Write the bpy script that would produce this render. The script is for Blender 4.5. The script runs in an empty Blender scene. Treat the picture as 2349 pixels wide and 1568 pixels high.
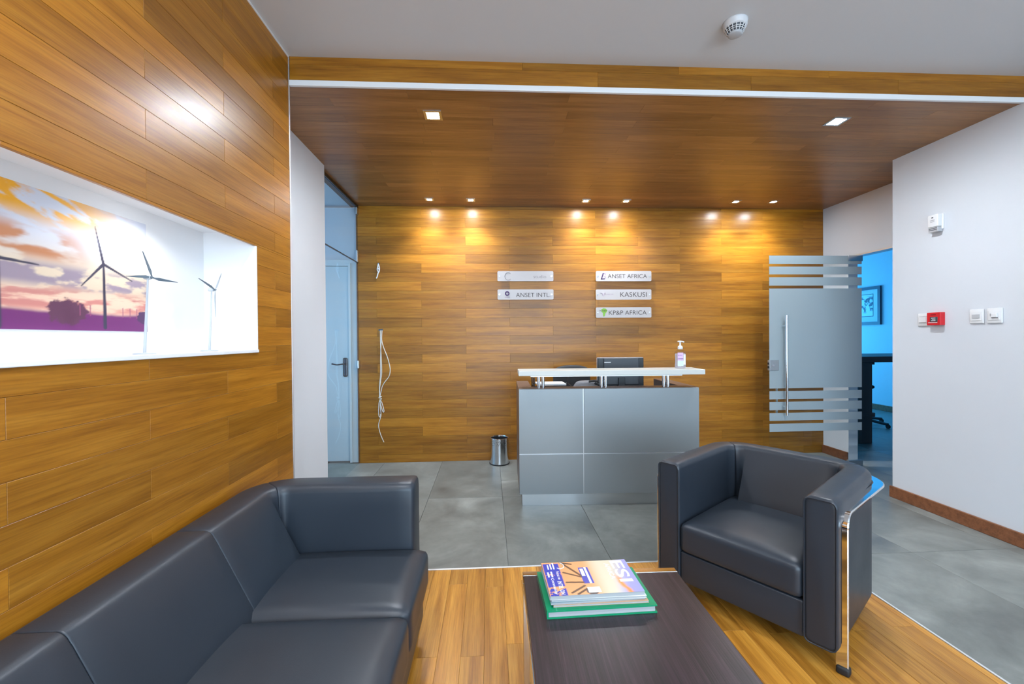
import bpy, bmesh, math, random
import numpy as np
from mathutils import Vector, Matrix
random.seed(7)
scn = bpy.context.scene
COL = scn.collection

# ------------------------------------------------------------------ camera
def cam_basis(yaw, pitch, roll):
    f = Vector((math.sin(yaw)*math.cos(pitch), math.cos(yaw)*math.cos(pitch), math.sin(pitch)))
    r = Vector((math.cos(yaw), -math.sin(yaw), 0)); u = r.cross(f)
    return r*math.cos(roll)+u*math.sin(roll), -r*math.sin(roll)+u*math.cos(roll), f
_r, _u, _f = cam_basis(0.0536, -0.0091, -0.0081)
cd = bpy.data.cameras.new('camera'); cd.sensor_fit = 'HORIZONTAL'; cd.sensor_width = 36.0
cd.lens = 36.0*972.97/2349.0; cd.clip_start = 0.02
cam = bpy.data.objects.new('camera', cd); COL.objects.link(cam)
cam.matrix_world = Matrix(((_r.x, _u.x, -_f.x, 0), (_r.y, _u.y, -_f.y, 0), (_r.z, _u.z, -_f.z, 1.3), (0, 0, 0, 1)))
scn.camera = cam

# ------------------------------------------------------------------ world, daylight, exposure
scn.view_settings.view_transform = 'Standard'
scn.view_settings.look = 'None'
scn.view_settings.gamma = 1.0
scn.view_settings.use_curve_mapping = False
scn.view_settings.exposure = -0.12
w = bpy.data.worlds.new('world'); scn.world = w; w.use_nodes = True
w.node_tree.nodes['Background'].inputs[0].default_value = (0.62, 0.78, 1.0, 1)
w.node_tree.nodes['Background'].inputs[1].default_value = 1.0

def area_light(name, loc, direction, sx, sy, power, color):
    l = bpy.data.lights.new(name, 'AREA'); l.shape = 'RECTANGLE'; l.size = sx; l.size_y = sy
    l.energy = power; l.color = color
    o = bpy.data.objects.new(name, l); COL.objects.link(o)
    o.location = loc; o.rotation_euler = Vector(direction).to_track_quat('-Z', 'Y').to_euler()
    return o
# daylight entering by the windows of the three rooms (windows built below)
area_light('daylight_window_lounge', (1.1, -2.72, 1.45), (0, 1, 0), 3.6, 2.1, 265, (0.64, 0.82, 1.0))
area_light('daylight_window_office', (5.3, 9.42, 1.45), (0, -1, 0), 2.4, 1.7, 180, (0.02, 0.45, 1.0))
area_light('daylight_window_corridor', (-2.94, 3.5, 1.5), (1, 0, 0), 1.6, 1.7, 24, (0.14, 0.56, 1.0))
SPOT = 1.0   # common dimmer of the ceiling downlights

# ------------------------------------------------------------------ helpers
def link(o, parent=None):
    COL.objects.link(o)
    if parent is not None: o.parent = parent
    return o
def tag(o, label=None, cat=None, group=None, kind=None):
    if label: o['label'] = label
    if cat: o['category'] = cat
    if group: o['group'] = group
    if kind: o['kind'] = kind
    return o
def thing(name, label, cat, loc=(0, 0, 0), rz=0.0, group=None, kind=None):
    o = bpy.data.objects.new(name, None); o.empty_display_size = 0.05
    link(o); o.location = loc; o.rotation_euler = (0, 0, rz)
    return tag(o, label, cat, group, kind)
def obj(name, bm, mat, parent=None, smooth=False, angle=0.6, label=None):
    if smooth:
        for f in bm.faces: f.smooth = True
        for e in bm.edges:
            if len(e.link_faces) == 2 and e.calc_face_angle(0) > angle: e.smooth = False
    me = bpy.data.meshes.new(name); bm.to_mesh(me); bm.free()
    if mat is not None: me.materials.append(mat)
    o = link(bpy.data.objects.new(name, me), parent)
    if label: o['label'] = label
    return o
def B(): return bmesh.new()
def box(bm, x0, x1, y0, y1, z0, z1):
    v = [bm.verts.new(p) for p in ((x0,y0,z0),(x1,y0,z0),(x1,y1,z0),(x0,y1,z0),(x0,y0,z1),(x1,y0,z1),(x1,y1,z1),(x0,y1,z1))]
    for q in ((3,2,1,0),(4,5,6,7),(0,1,5,4),(1,2,6,5),(2,3,7,6),(3,0,4,7)): bm.faces.new([v[i] for i in q])
    return bm
def bxs(*boxes):
    bm = B()
    for b in boxes: box(bm, *b)
    return bm
def rbox(x0, x1, y0, y1, z0, z1, r=0.003, seg=2):
    bm = box(B(), x0, x1, y0, y1, z0, z1)
    bmesh.ops.bevel(bm, geom=list(bm.edges), offset=r, segments=seg, profile=0.5, affect='EDGES')
    return bm
def pad(x0, x1, y0, y1, z0, z1, r=0.03, n=(10, 10, 6), crown=0.0, bulge=0.0):
    """rounded soft block with an even grid; crown lifts the middle of its top, bulge pushes the sides out"""
    bm = B(); vm = {}
    c = ((x0+x1)/2, (y0+y1)/2, (z0+z1)/2); h = ((x1-x0)/2, (y1-y0)/2, (z1-z0)/2)
    def V(i, j, k):
        key = (i, j, k)
        if key in vm: return vm[key]
        p = []
        for a, m in zip((i, j, k), n):
            t = 2*a/m-1; p.append(math.copysign(abs(t)**0.75, t))
        q = [p[a]*h[a] for a in range(3)]
        inn = [max(-(h[a]-r), min(h[a]-r, q[a])) for a in range(3)]
        d = [q[a]-inn[a] for a in range(3)]; L = math.sqrt(sum(t*t for t in d))
        if L > 1e-9: q = [inn[a]+d[a]/L*r for a in range(3)]
        s = (1-p[0]**2); t = (1-p[1]**2); u = (1-p[2]**2)
        if q[2] > 0: q[2] += crown*(s**.6)*(t**.6)
        if bulge:
            q[0] += math.copysign(bulge, q[0])*u*t if abs(p[0]) == 1 else 0
            q[1] += math.copysign(bulge, q[1])*u*s if abs(p[1]) == 1 else 0
        vm[key] = bm.verts.new([c[a]+q[a] for a in range(3)]); return vm[key]
    nx, ny, nz = n
    for i in range(nx):
        for j in range(ny):
            bm.faces.new([V(i,j,nz),V(i+1,j,nz),V(i+1,j+1,nz),V(i,j+1,nz)])
            bm.faces.new([V(i,j+1,0),V(i+1,j+1,0),V(i+1,j,0),V(i,j,0)])
    for i in range(nx):
        for k in range(nz):
            bm.faces.new([V(i,0,k),V(i+1,0,k),V(i+1,0,k+1),V(i,0,k+1)])
            bm.faces.new([V(i,ny,k+1),V(i+1,ny,k+1),V(i+1,ny,k),V(i,ny,k)])
    for j in range(ny):
        for k in range(nz):
            bm.faces.new([V(0,j,k+1),V(0,j+1,k+1),V(0,j+1,k),V(0,j,k)])
            bm.faces.new([V(nx,j,k),V(nx,j+1,k),V(nx,j+1,k+1),V(nx,j,k+1)])
    return bm
def lathe(bm, prof, n=32, c=(0, 0, 0), sx=1.0, sy=1.0):
    """prof = [(r,z)...] from bottom to top; closed with caps where r > 0 at the ends"""
    rings = []
    for r, z in prof:
        rings.append([bm.verts.new((c[0]+sx*r*math.cos(2*math.pi*i/n), c[1]+sy*r*math.sin(2*math.pi*i/n), c[2]+z)) for i in range(n)])
    for a, b in zip(rings, rings[1:]):
        for i in range(n): bm.faces.new([a[i], a[(i+1) % n], b[(i+1) % n], b[i]])
    bm.faces.new(list(reversed(rings[0]))); bm.faces.new(rings[-1])
    return bm
def tube(bm, pts, r, n=8, taper=None):
    pts = [Vector(p) for p in pts]; rings = []
    up = None
    for i, p in enumerate(pts):
        t = (pts[min(i+1, len(pts)-1)]-pts[max(i-1, 0)]).normalized()
        if up is None: up = t.orthogonal().normalized()
        up = (up-t*up.dot(t)).normalized(); s = t.cross(up)
        rr = r if taper is None else taper[i]
        rings.append([bm.verts.new(p+(up*math.cos(2*math.pi*k/n)+s*math.sin(2*math.pi*k/n))*rr) for k in range(n)])
    for a, b in zip(rings, rings[1:]):
        for k in range(n): bm.faces.new([a[k], a[(k+1) % n], b[(k+1) % n], b[k]])
    bm.faces.new(list(reversed(rings[0]))); bm.faces.new(rings[-1])
    bmesh.ops.recalc_face_normals(bm, faces=list(bm.faces))
    return bm
def smooth_path(pts, k=6):
    """Catmull-Rom through pts"""
    P = [Vector(p) for p in pts]; P = [P[0]*2-P[1]]+P+[P[-1]*2-P[-2]]; out = []
    for i in range(1, len(P)-2):
        for s in range(k):
            t = s/k; a, b, c, d = P[i-1:i+3]
            out.append(0.5*((2*b)+(c-a)*t+(2*a-5*b+4*c-d)*t*t+(3*b-a-3*c+d)*t**3))
    out.append(P[-2]); return out
def prism(bm, poly, axis, a0, a1):
    """poly of 2-D points extruded along axis 'x','y' or 'z' between a0 and a1"""
    def P(p, a): return {'x': (a, p[0], p[1]), 'y': (p[0], a, p[1]), 'z': (p[0], p[1], a)}[axis]
    A = [bm.verts.new(P(p, a0)) for p in poly]; C = [bm.verts.new(P(p, a1)) for p in poly]
    n = len(poly)
    for i in range(n): bm.faces.new([A[i], A[(i+1) % n], C[(i+1) % n], C[i]])
    bm.faces.new(list(reversed(A))); bm.faces.new(C)
    bmesh.ops.recalc_face_normals(bm, faces=list(bm.faces))
    return bm
def rrect2(x0, x1, y0, y1, r, seg=4):
    out = []
    for cx, cy, a0 in ((x1-r, y1-r, 0), (x0+r, y1-r, 90), (x0+r, y0+r, 180), (x1-r, y0+r, 270)):
        for i in range(seg+1):
            a = math.radians(a0+90*i/seg); out.append((cx+r*math.cos(a), cy+r*math.sin(a)))
    return out
def text_mesh(body, width=None, height=None, thin=0.0):
    c = bpy.data.curves.new('t', 'FONT'); c.body = body; c.size = 1.0; c.offset = thin; c.resolution_u = 4
    o = bpy.data.objects.new('t', c); COL.objects.link(o); bpy.context.view_layer.update()
    dg = bpy.context.evaluated_depsgraph_get()
    me = bpy.data.meshes.new_from_object(o.evaluated_get(dg))
    bpy.data.objects.remove(o); bpy.data.curves.remove(c)
    xs = [v.co.x for v in me.vertices]; ys = [v.co.y for v in me.vertices]
    x0, x1, y0, y1 = min(xs), max(xs), min(ys), max(ys)
    sx = width/(x1-x0) if width else None; sy = height/(y1-y0) if height else None
    sx = sx or sy; sy = sy or sx
    for v in me.vertices: v.co.x = (v.co.x-x0)*sx; v.co.y = (v.co.y-y0)*sy
    return me
def text(name, body, mat, parent, origin, ex, ey, width=None, height=None, thin=0.0):
    me = text_mesh(body, width, height, thin); me.name = name; me.materials.append(mat)
    o = link(bpy.data.objects.new(name, me), parent)
    ex = Vector(ex).normalized(); ey = Vector(ey).normalized(); ez = ex.cross(ey)
    o.matrix_basis = Matrix.Translation(origin) @ Matrix((ex, ey, ez)).transposed().to_4x4()
    return o

# ------------------------------------------------------------------ materials
def mat(name, color=(.8,.8,.8), rough=.5, metal=0.0, spec=.5, emit=None, estr=0, coat=0.0):
    m = bpy.data.materials.new(name); m.use_nodes = True
    p = m.node_tree.nodes['Principled BSDF']
    p.inputs['Base Color'].default_value = (*color, 1); p.inputs['Roughness'].default_value = rough
    p.inputs['Metallic'].default_value = metal; p.inputs['Specular IOR Level'].default_value = spec
    p.inputs['Coat Weight'].default_value = coat; p.inputs['Coat Roughness'].default_value = .12
    if emit: p.inputs['Emission Color'].default_value = (*emit, 1); p.inputs['Emission Strength'].default_value = estr
    return m
class NT:
    def __init__(s, m): s.t = m.node_tree; s.p = s.t.nodes['Principled BSDF']; s.out = s.t.nodes['Material Output']
    def n(s, typ, **kw):
        d = s.t.nodes.new(typ)
        for k, v in kw.items():
            if k in d.inputs: d.inputs[k].default_value = v
            else: setattr(d, k, v)
        return d
    def l(s, a, b): s.t.links.new(a, b)
    def noise(s, vec, scale, detail=4, rough=.55, dist=0.0):
        d = s.n('ShaderNodeTexNoise'); d.inputs['Scale'].default_value = scale; d.inputs['Detail'].default_value = detail
        d.inputs['Roughness'].default_value = rough; d.inputs['Distortion'].default_value = dist
        if vec is not None: s.l(vec, d.inputs['Vector'])
        return d
    def ramp(s, fac, stops):
        d = s.n('ShaderNodeValToRGB'); e = d.color_ramp.elements
        while len(e) < len(stops): e.new(.5)
        for q, (pos, c) in zip(e, stops): q.position = pos; q.color = (*c, 1)
        s.l(fac, d.inputs[0]); return d
    def mapr(s, v, a, b, c, d):
        m = s.n('ShaderNodeMapRange'); m.inputs[1].default_value = a; m.inputs[2].default_value = b
        m.inputs[3].default_value = c; m.inputs[4].default_value = d; s.l(v, m.inputs[0]); return m.outputs[0]
    def objvec(s, scale):
        tc = s.n('ShaderNodeTexCoord'); oi = s.n('ShaderNodeObjectInfo')
        k = s.n('ShaderNodeVectorMath', operation='SCALE'); k.inputs[0].default_value = (37.3, 91.7, 13.1); s.l(oi.outputs['Random'], k.inputs['Scale'])
        a = s.n('ShaderNodeVectorMath', operation='ADD'); s.l(tc.outputs['Object'], a.inputs[0]); s.l(k.outputs[0], a.inputs[1])
        m = s.n('ShaderNodeVectorMath', operation='MULTIPLY'); s.l(a.outputs[0], m.inputs[0]); m.inputs[1].default_value = scale
        return m.outputs[0], oi.outputs['Random'], a.outputs[0]
    def mix(s, a, b, fac, blend='MIX'):
        d = s.n('ShaderNodeMix', data_type='RGBA', blend_type=blend)
        for v, i in ((fac, d.inputs[0]), (a, d.inputs[6]), (b, d.inputs[7])):
            if isinstance(v, (int, float)): i.default_value = v
            elif isinstance(v, tuple): i.default_value = (*v, 1)
            else: s.l(v, i)
        return d.outputs[2]
    def bump(s, h, strength, dist=.002):
        b = s.n('ShaderNodeBump'); b.inputs['Strength'].default_value = strength; b.inputs['Distance'].default_value = dist
        s.l(h, b.inputs['Height']); s.l(b.outputs[0], s.p.inputs['Normal'])

def bamboo(name, dark, mid, light, rough, lo=.72, hi=1.22, spec=.5):
    m = mat(name, mid, rough, spec=spec); t = NT(m)
    v, rnd, _ = t.objvec((1.6, 26, 26)); n1 = t.noise(v, 1.0, 6, .62, .25)
    v2, _, _ = t.objvec((7, 210, 210)); n2 = t.noise(v2, 1.0, 3, .6)
    r = t.ramp(n1.outputs['Fac'], [(.28, dark), (.5, mid), (.74, light)])
    r2 = t.ramp(n2.outputs['Fac'], [(.32, (.70, .66, .60)), (.58, (1.05, 1.04, 1.0))])
    c = t.mix(r.outputs[0], r2.outputs[0], .72, 'MULTIPLY')
    g = t.n('ShaderNodeCombineColor'); k = t.mapr(rnd, 0, 1, lo, hi)
    for i in range(3): t.l(k, g.inputs[i])
    c = t.mix(c, g.outputs[0], 1.0, 'MULTIPLY'); t.l(c, t.p.inputs['Base Color'])
    t.l(t.mapr(n1.outputs['Fac'], .2, .8, rough*.9, rough*1.15), t.p.inputs['Roughness'])
    return m
M = {}
M['wood'] = bamboo('bamboo_wall', (.225, .080, .006), (.335, .132, .010), (.425, .188, .020), .33, .74, 1.2, .42)
M['wood_ceil'] = bamboo('bamboo_ceiling', (.20, .084, .022), (.29, .132, .040), (.37, .18, .062), .33, .82, 1.14)
M['wood_floor'] = bamboo('bamboo_floor', (.26, .095, .010), (.46, .20, .026), (.62, .31, .055), .33, .78, 1.18)
M['skirt'] = bamboo('brown_skirting', (.12, .045, .02), (.20, .075, .032), (.25, .10, .045), .35)
M['wenge'] = mat('wenge', (.05, .03, .03), .31, spec=.7); t = NT(M['wenge'])
v, _, _ = t.objvec((26, .9, 1)); n1 = t.noise(v, 3.2, 5, .6, .5); v2, _, _ = t.objvec((300, 3.0, 1)); n2 = t.noise(v2, 1.0, 3)
c = t.mix(t.ramp(n1.outputs['Fac'], [(.35, (.007, .0035, .006)), (.55, (.024, .013, .020)), (.75, (.055, .034, .045))]).outputs[0],
          t.ramp(n2.outputs['Fac'], [(.4, (.5, .5, .5)), (.6, (1.15, 1.1, 1.1))]).outputs[0], .7, 'MULTIPLY')
t.l(c, t.p.inputs['Base Color']); t.bump(n2.outputs['Fac'], .25, .001)
M['tile'] = mat('grey_tile', (.2, .21, .2), .4); t = NT(M['tile'])
v, rnd, a = t.objvec((1, 1, 1)); n1 = t.noise(a, 2.2, 6, .62, .6); n2 = t.noise(a, 14, 4, .6)
c = t.mix(t.ramp(n1.outputs['Fac'], [(.3, (.105, .110, .103)), (.52, (.172, .181, .168)), (.72, (.265, .275, .255))]).outputs[0],
          t.ramp(n2.outputs['Fac'], [(.3, (.86, .86, .87)), (.7, (1.06, 1.06, 1.06))]).outputs[0], .8, 'MULTIPLY')
g = t.n('ShaderNodeCombineColor'); k = t.mapr(rnd, 0, 1, .86, 1.14)
for i in range(3): t.l(k, g.inputs[i])
t.l(t.mix(c, g.outputs[0], 1.0, 'MULTIPLY'), t.p.inputs['Base Color'])
t.l(t.mapr(n1.outputs['Fac'], .3, .7, .34, .5), t.p.inputs['Roughness'])
M['grout'] = mat('grout', (.23, .235, .225), .8)
def plaster(name, col, rough=.55):
    m = mat(name, col, rough); t = NT(m); tc = t.n('ShaderNodeTexCoord'); n1 = t.noise(tc.outputs['Object'], 1.3, 3)
    n2 = t.noise(tc.outputs['Object'], 160, 2)
    t.l(t.mix(tuple(x*.97 for x in col), col, n1.outputs['Fac']), t.p.inputs['Base Color']); t.bump(n2.outputs['Fac'], .04, .001); return m
M['white'] = plaster('white_paint', (.66, .69, .735))
M['white_ceiling'] = plaster('white_ceiling_paint', (.60, .605, .62), .7)
M['niche'] = plaster('niche_white', (.82, .82, .83))
def leather(name, col, rough):
    m = mat(name, col, rough); t = NT(m); tc = t.n('ShaderNodeTexCoord'); vo = t.n('ShaderNodeTexVoronoi'); vo.inputs['Scale'].default_value = 420
    t.l(tc.outputs['Object'], vo.inputs['Vector']); n1 = t.noise(tc.outputs['Object'], 5, 3)
    t.l(t.mapr(n1.outputs['Fac'], .3, .7, rough*.92, rough*1.1), t.p.inputs['Roughness']); t.bump(vo.outputs['Distance'], .10, .0008); return m
M['leather'] = leather('black_leather', (.019, .026, .037), .40)
M['chrome'] = mat('chrome', (.86, .87, .88), .07, 1.0)
M['post_chrome'] = mat('post_chrome', (.66, .70, .74), .10, 1.0)
M['brushed'] = mat('brushed_steel', (.62, .64, .65), .28, 1.0)
M['dark_steel'] = mat('dark_steel', (.12, .13, .15), .35, 1.0)
M['alu'] = mat('aluminium', (.70, .71, .73), .38, .6)
M['rubber'] = mat('black_rubber', (.012, .012, .013), .6)
M['black'] = mat('black_plastic', (.013, .016, .02), .4)
M['charcoal'] = mat('charcoal_plastic', (.04, .048, .058), .45)
M['silver'] = mat('silver_laminate', (.235, .26, .272), .37, .3); t = NT(M['silver'])
tc = t.n('ShaderNodeTexCoord'); n1 = t.noise(tc.outputs['Object'], 900, 2); t.l(t.mapr(n1.outputs['Fac'], .3, .7, .30, .38), t.p.inputs['Roughness'])
M['desk_brown'] = bamboo('brown_laminate', (.085, .05, .04), (.13, .08, .062), (.17, .105, .085), .32, .95, 1.05)
M['counter'] = mat('counter_white', (.54, .55, .52), .34)
M['plastic'] = mat('white_plastic', (.76, .77, .78), .35)
M['plastic_grey'] = mat('grey_plastic', (.45, .46, .48), .4)
M['red'] = mat('red_plastic', (.62, .012, .02), .35)
M['ink'] = mat('dark_ink', (.055, .043, .04), .6)
M['ink_pale'] = mat('pale_ink', (.27, .245, .255), .6)
M['ink_purple'] = mat('purple_ink', (.06, .025, .11), .6)
M['ink_green'] = mat('green_ink', (.20, .42, .05), .6)
M['ink_lilac'] = mat('lilac_ink', (.36, .26, .36), .6)
M['paper'] = mat('paper', (.72, .72, .72), .7)
M['lamp'] = mat('lit_lens', (1, 1, 1), .3, emit=(.84, .92, 1.0), estr=850)
M['lamp_niche'] = mat('lit_niche_lens', (1, 1, 1), .3, emit=(.93, .96, 1.0), estr=30)
M['cable'] = mat('white_cable', (.66, .60, .52), .5)
M['green'] = mat('green_cover', (.0, .235, .10), .3)
M['pages'] = mat('page_edges', (.36, .37, .38), .8)
M['grey_cloth'] = mat('grey_cloth', (.16, .16, .175), .8)
M['dark_cloth'] = mat('dark_cloth', (.03, .031, .034), .85)
M['frame_blue'] = mat('dark_frame', (.05, .06, .10), .4)
M['dark_table'] = mat('dark_table_wood', (.055, .05, .05), .45)
M['turbine'] = mat('pale_grey_model', (.42, .45, .49), .4)
M['turbine_dark'] = mat('grey_blade', (.08, .11, .14), .4)
M['door_white'] = mat('door_white', (.70, .74, .75), .4)
def glass(name, tint, rough=0.0, ior=1.45):
    m = bpy.data.materials.new(name); m.use_nodes = True; t = NT(m); t.t.nodes.remove(t.p)
    tr = t.n('ShaderNodeBsdfTransparent'); tr.inputs[0].default_value = (*tint, 1)
    gl = t.n('ShaderNodeBsdfGlossy'); gl.inputs['Roughness'].default_value = rough
    fr = t.n('ShaderNodeFresnel'); fr.inputs[0].default_value = ior
    ge = t.n('ShaderNodeNewGeometry'); sb = t.n('ShaderNodeMath', operation='SUBTRACT'); sb.inputs[0].default_value = 1.0; t.l(ge.outputs['Backfacing'], sb.inputs[1])
    ml = t.n('ShaderNodeMath', operation='MULTIPLY'); t.l(fr.outputs[0], ml.inputs[0]); t.l(sb.outputs[0], ml.inputs[1])
    mx = t.n('ShaderNodeMixShader'); t.l(ml.outputs[0], mx.inputs[0]); t.l(tr.outputs[0], mx.inputs[1]); t.l(gl.outputs[0], mx.inputs[2])
    t.l(mx.outputs[0], t.out.inputs[0]); return m
M['glass'] = glass('clear_glass', (.95, .975, .98))
M['bottle'] = glass('clear_bottle', (.93, .94, .97), .08, 1.7)
def frosted(name, col, clear=.0, through=.55):
    m = bpy.data.materials.new(name); m.use_nodes = True; t = NT(m); t.t.nodes.remove(t.p)
    tl = t.n('ShaderNodeBsdfTranslucent'); tl.inputs[0].default_value = (*col, 1)
    df = t.n('ShaderNodeBsdfPrincipled'); df.inputs['Base Color'].default_value = (*col, 1); df.inputs['Roughness'].default_value = .38
    m1 = t.n('ShaderNodeMixShader'); m1.inputs[0].default_value = through; t.l(df.outputs[0], m1.inputs[1]); t.l(tl.outputs[0], m1.inputs[2])
    tr = t.n('ShaderNodeBsdfTransparent'); m2 = t.n('ShaderNodeMixShader'); m2.inputs[0].default_value = clear
    t.l(m1.outputs[0], m2.inputs[1]); t.l(tr.outputs[0], m2.inputs[2]); t.l(m2.outputs[0], t.out.inputs[0]); return m
M['frost'] = frosted('frosted_film', (.56, .66, .71), .05, .5)
M['acrylic'] = frosted('frosted_acrylic', (.66, .63, .63), .14, .25)
def painted(name, rough):
    m = mat(name, (1, 1, 1), rough); t = NT(m); a = t.n('ShaderNodeVertexColor'); a.layer_name = 'print'; t.l(a.outputs[0], t.p.inputs['Base Color']); return m
M['poster'] = painted('poster_print', .45)
M['cover'] = painted('cover_print', .22)
M['art'] = painted('art_print', .5)

def print_sheet(name, o, ex, ey, nx, ny, fn, material, parent):
    """flat printed sheet: a grid from corner o along ex (nx cells) and ey (ny cells), coloured per vertex by fn(s,t) -> linear rgb arrays"""
    o = np.array(o); ex = np.array(ex); ey = np.array(ey)
    S, T = np.meshgrid(np.linspace(0, 1, nx+1), np.linspace(0, 1, ny+1))
    P = o+S.reshape(-1, 1)*ex+T.reshape(-1, 1)*ey
    idx = np.arange((nx+1)*(ny+1)).reshape(ny+1, nx+1)
    F = np.stack([idx[:-1, :-1], idx[:-1, 1:], idx[1:, 1:], idx[1:, :-1]], -1).reshape(-1, 4)
    me = bpy.data.meshes.new(name); me.from_pydata(P.tolist(), [], F.tolist())
    c = np.ones(((nx+1)*(ny+1), 4), dtype=np.float32); c[:, :3] = fn(S, T).reshape(-1, 3)
    at = me.color_attributes.new('print', 'FLOAT_COLOR', 'POINT'); at.data.foreach_set('color', c.ravel())
    me.materials.append(material)
    return link(bpy.data.objects.new(name, me), parent)
def vnoise(x, y, seed=0):
    r = np.random.RandomState(seed); g = r.rand(64, 64); xi = np.floor(x).astype(int); yi = np.floor(y).astype(int)
    fx = x-xi; fy = y-yi; fx = fx*fx*(3-2*fx); fy = fy*fy*(3-2*fy); q = lambda a, b: g[a % 64, b % 64]
    return (q(xi, yi)*(1-fx)+q(xi+1, yi)*fx)*(1-fy)+(q(xi, yi+1)*(1-fx)+q(xi+1, yi+1)*fx)*fy
def fbm(x, y, seed=0, o=5):
    return sum(vnoise(x*2**i, y*2**i, seed+i)/2**(i+1) for i in range(o))
def lerp(a, b, t): return a*(1-t[..., None])+b*t[..., None]
def sst(a, b, x):
    t = np.clip((x-a)/(b-a), 0, 1); return t*t*(3-2*t)
def srgb(r, g, b): return np.array([((c/255)/12.92 if c/255 < .04045 else ((c/255+.055)/1.055)**2.4) for c in (r, g, b)])

# planks: shared meshes, one object each
_pm = {}
def plank_mesh(L, W, T, matl):
    key = (round(L, 3), round(W, 4), T, matl.name)
    if key in _pm: return _pm[key]
    g = .0003; c = .0007; bm = B(); x, y = L/2-g, W/2-g
    a = [bm.verts.new(p) for p in ((-x,-y,-T),(x,-y,-T),(x,y,-T),(-x,y,-T))]
    b = [bm.verts.new(p) for p in ((-x,-y,-c),(x,-y,-c),(x,y,-c),(-x,y,-c))]
    t = [bm.verts.new(p) for p in ((-x+c,-y+c,0),(x-c,-y+c,0),(x-c,y-c,0),(-x+c,y-c,0))]
    bm.faces.new(t)
    for i in range(4):
        j = (i+1) % 4; bm.faces.new([a[i],a[j],b[j],b[i]]); bm.faces.new([b[i],b[j],t[j],t[i]])
    me = bpy.data.meshes.new('plank'); bm.to_mesh(me); bm.free(); me.materials.append(matl); _pm[key] = me; return me
def planks(parent, rects, origin, eu, ev, T, matl, name='plank'):
    """rects in (u0,u1,v0,v1) on the plane origin + u*eu + v*ev; normal eu x ev; planks run along u"""
    o = Vector(origin); eu = Vector(eu); ev = Vector(ev); en = eu.cross(ev); R = Matrix((eu, ev, en)).transposed().to_4x4()
    for u0, u1, v0, v1 in rects:
        ob = link(bpy.data.objects.new(name, plank_mesh(u1-u0, v1-v0, T, matl)), parent)
        ob.matrix_basis = Matrix.Translation(o+eu*(u0+u1)/2+ev*(v0+v1)/2) @ R
def rows(u0, u1, v0, v1, pitch, vphase, length, uphase, jitter=0.0):
    """staggered plank layout, clipped to the rectangle"""
    out = []; k = math.floor((v0-vphase)/pitch); rng = random.Random(11)
    while vphase+k*pitch < v1-1e-6:
        a = max(v0, vphase+k*pitch); b = min(v1, vphase+(k+1)*pitch)
        if b-a > .006:
            ph = uphase+(length/2 if k % 2 else 0)+rng.uniform(-jitter, jitter); j = math.floor((u0-ph)/length)
            while ph+j*length < u1-1e-6:
                c = max(u0, ph+j*length); d = min(u1, ph+(j+1)*length)
                if d-c > .01: out.append((c, d, a, b))
                j += 1
        k += 1
    return out
def cut(rects, h):
    """take rectangle h = (u0,u1,v0,v1) out of each rect"""
    out = []
    for u0, u1, v0, v1 in rects:
        if u1 <= h[0] or u0 >= h[1] or v1 <= h[2] or v0 >= h[3]: out.append((u0, u1, v0, v1)); continue
        if v0 < h[2]: out.append((u0, u1, v0, h[2]))
        if v1 > h[3]: out.append((u0, u1, h[3], v1))
        a, b = max(v0, h[2]), min(v1, h[3])
        if u0 < h[0]: out.append((u0, h[0], a, b))
        if u1 > h[1]: out.append((h[1], u1, a, b))
    return [r for r in out if r[1]-r[0] > .004 and r[3]-r[2] > .004]

# ------------------------------------------------------------------ room dimensions (metres)
XL, YB, ZC, ZW = -1.0854, 2.4036, 2.8507, 2.6956
XWL, YWL, XG = -1.309, 3.487, -1.365
XR1, YC, XR2, YW = 3.231, 3.234, 3.706, 4.5212
XBL, YDR, ZDR = -1.379, 4.19, 2.115
PT, PITCH, PLEN = .012, .0957, .93
YREAR = -2.6
def struct(name, bm, m, label, cat): return tag(obj(name, bm, m), label, cat, kind='structure')

# ------------------------------------------------------------------ floor
floor = struct('floor', bxs((-3.0, 7.0, YREAR-.1, 9.4, -.15, -.011)), M['grout'], 'grey stone tile floor running from lounge to reception desk', 'floor')
tm = {}
def tile_mesh(w_, h_):
    key = (round(w_, 3), round(h_, 3))
    if key not in tm:
        g, c = .001, .001; x, y = w_/2-g, h_/2-g; bm = B()
        a = [bm.verts.new((s*x, q*y, -.011)) for s, q in ((-1,-1),(1,-1),(1,1),(-1,1))]
        b = [bm.verts.new((s*x, q*y, -c)) for s, q in ((-1,-1),(1,-1),(1,1),(-1,1))]
        t_ = [bm.verts.new((s*(x-c), q*(y-c), 0)) for s, q in ((-1,-1),(1,-1),(1,1),(-1,1))]
        bm.faces.new(t_)
        for i in range(4):
            j = (i+1) % 4; bm.faces.new([a[i],a[j],b[j],b[i]]); bm.faces.new([b[i],b[j],t_[j],t_[i]])
        me = bpy.data.meshes.new('tile'); bm.to_mesh(me); bm.free(); me.materials.append(M['tile']); tm[key] = me
    return tm[key]
TX = [.098-.604*5+.604*i for i in range(0, 17)]
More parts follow.
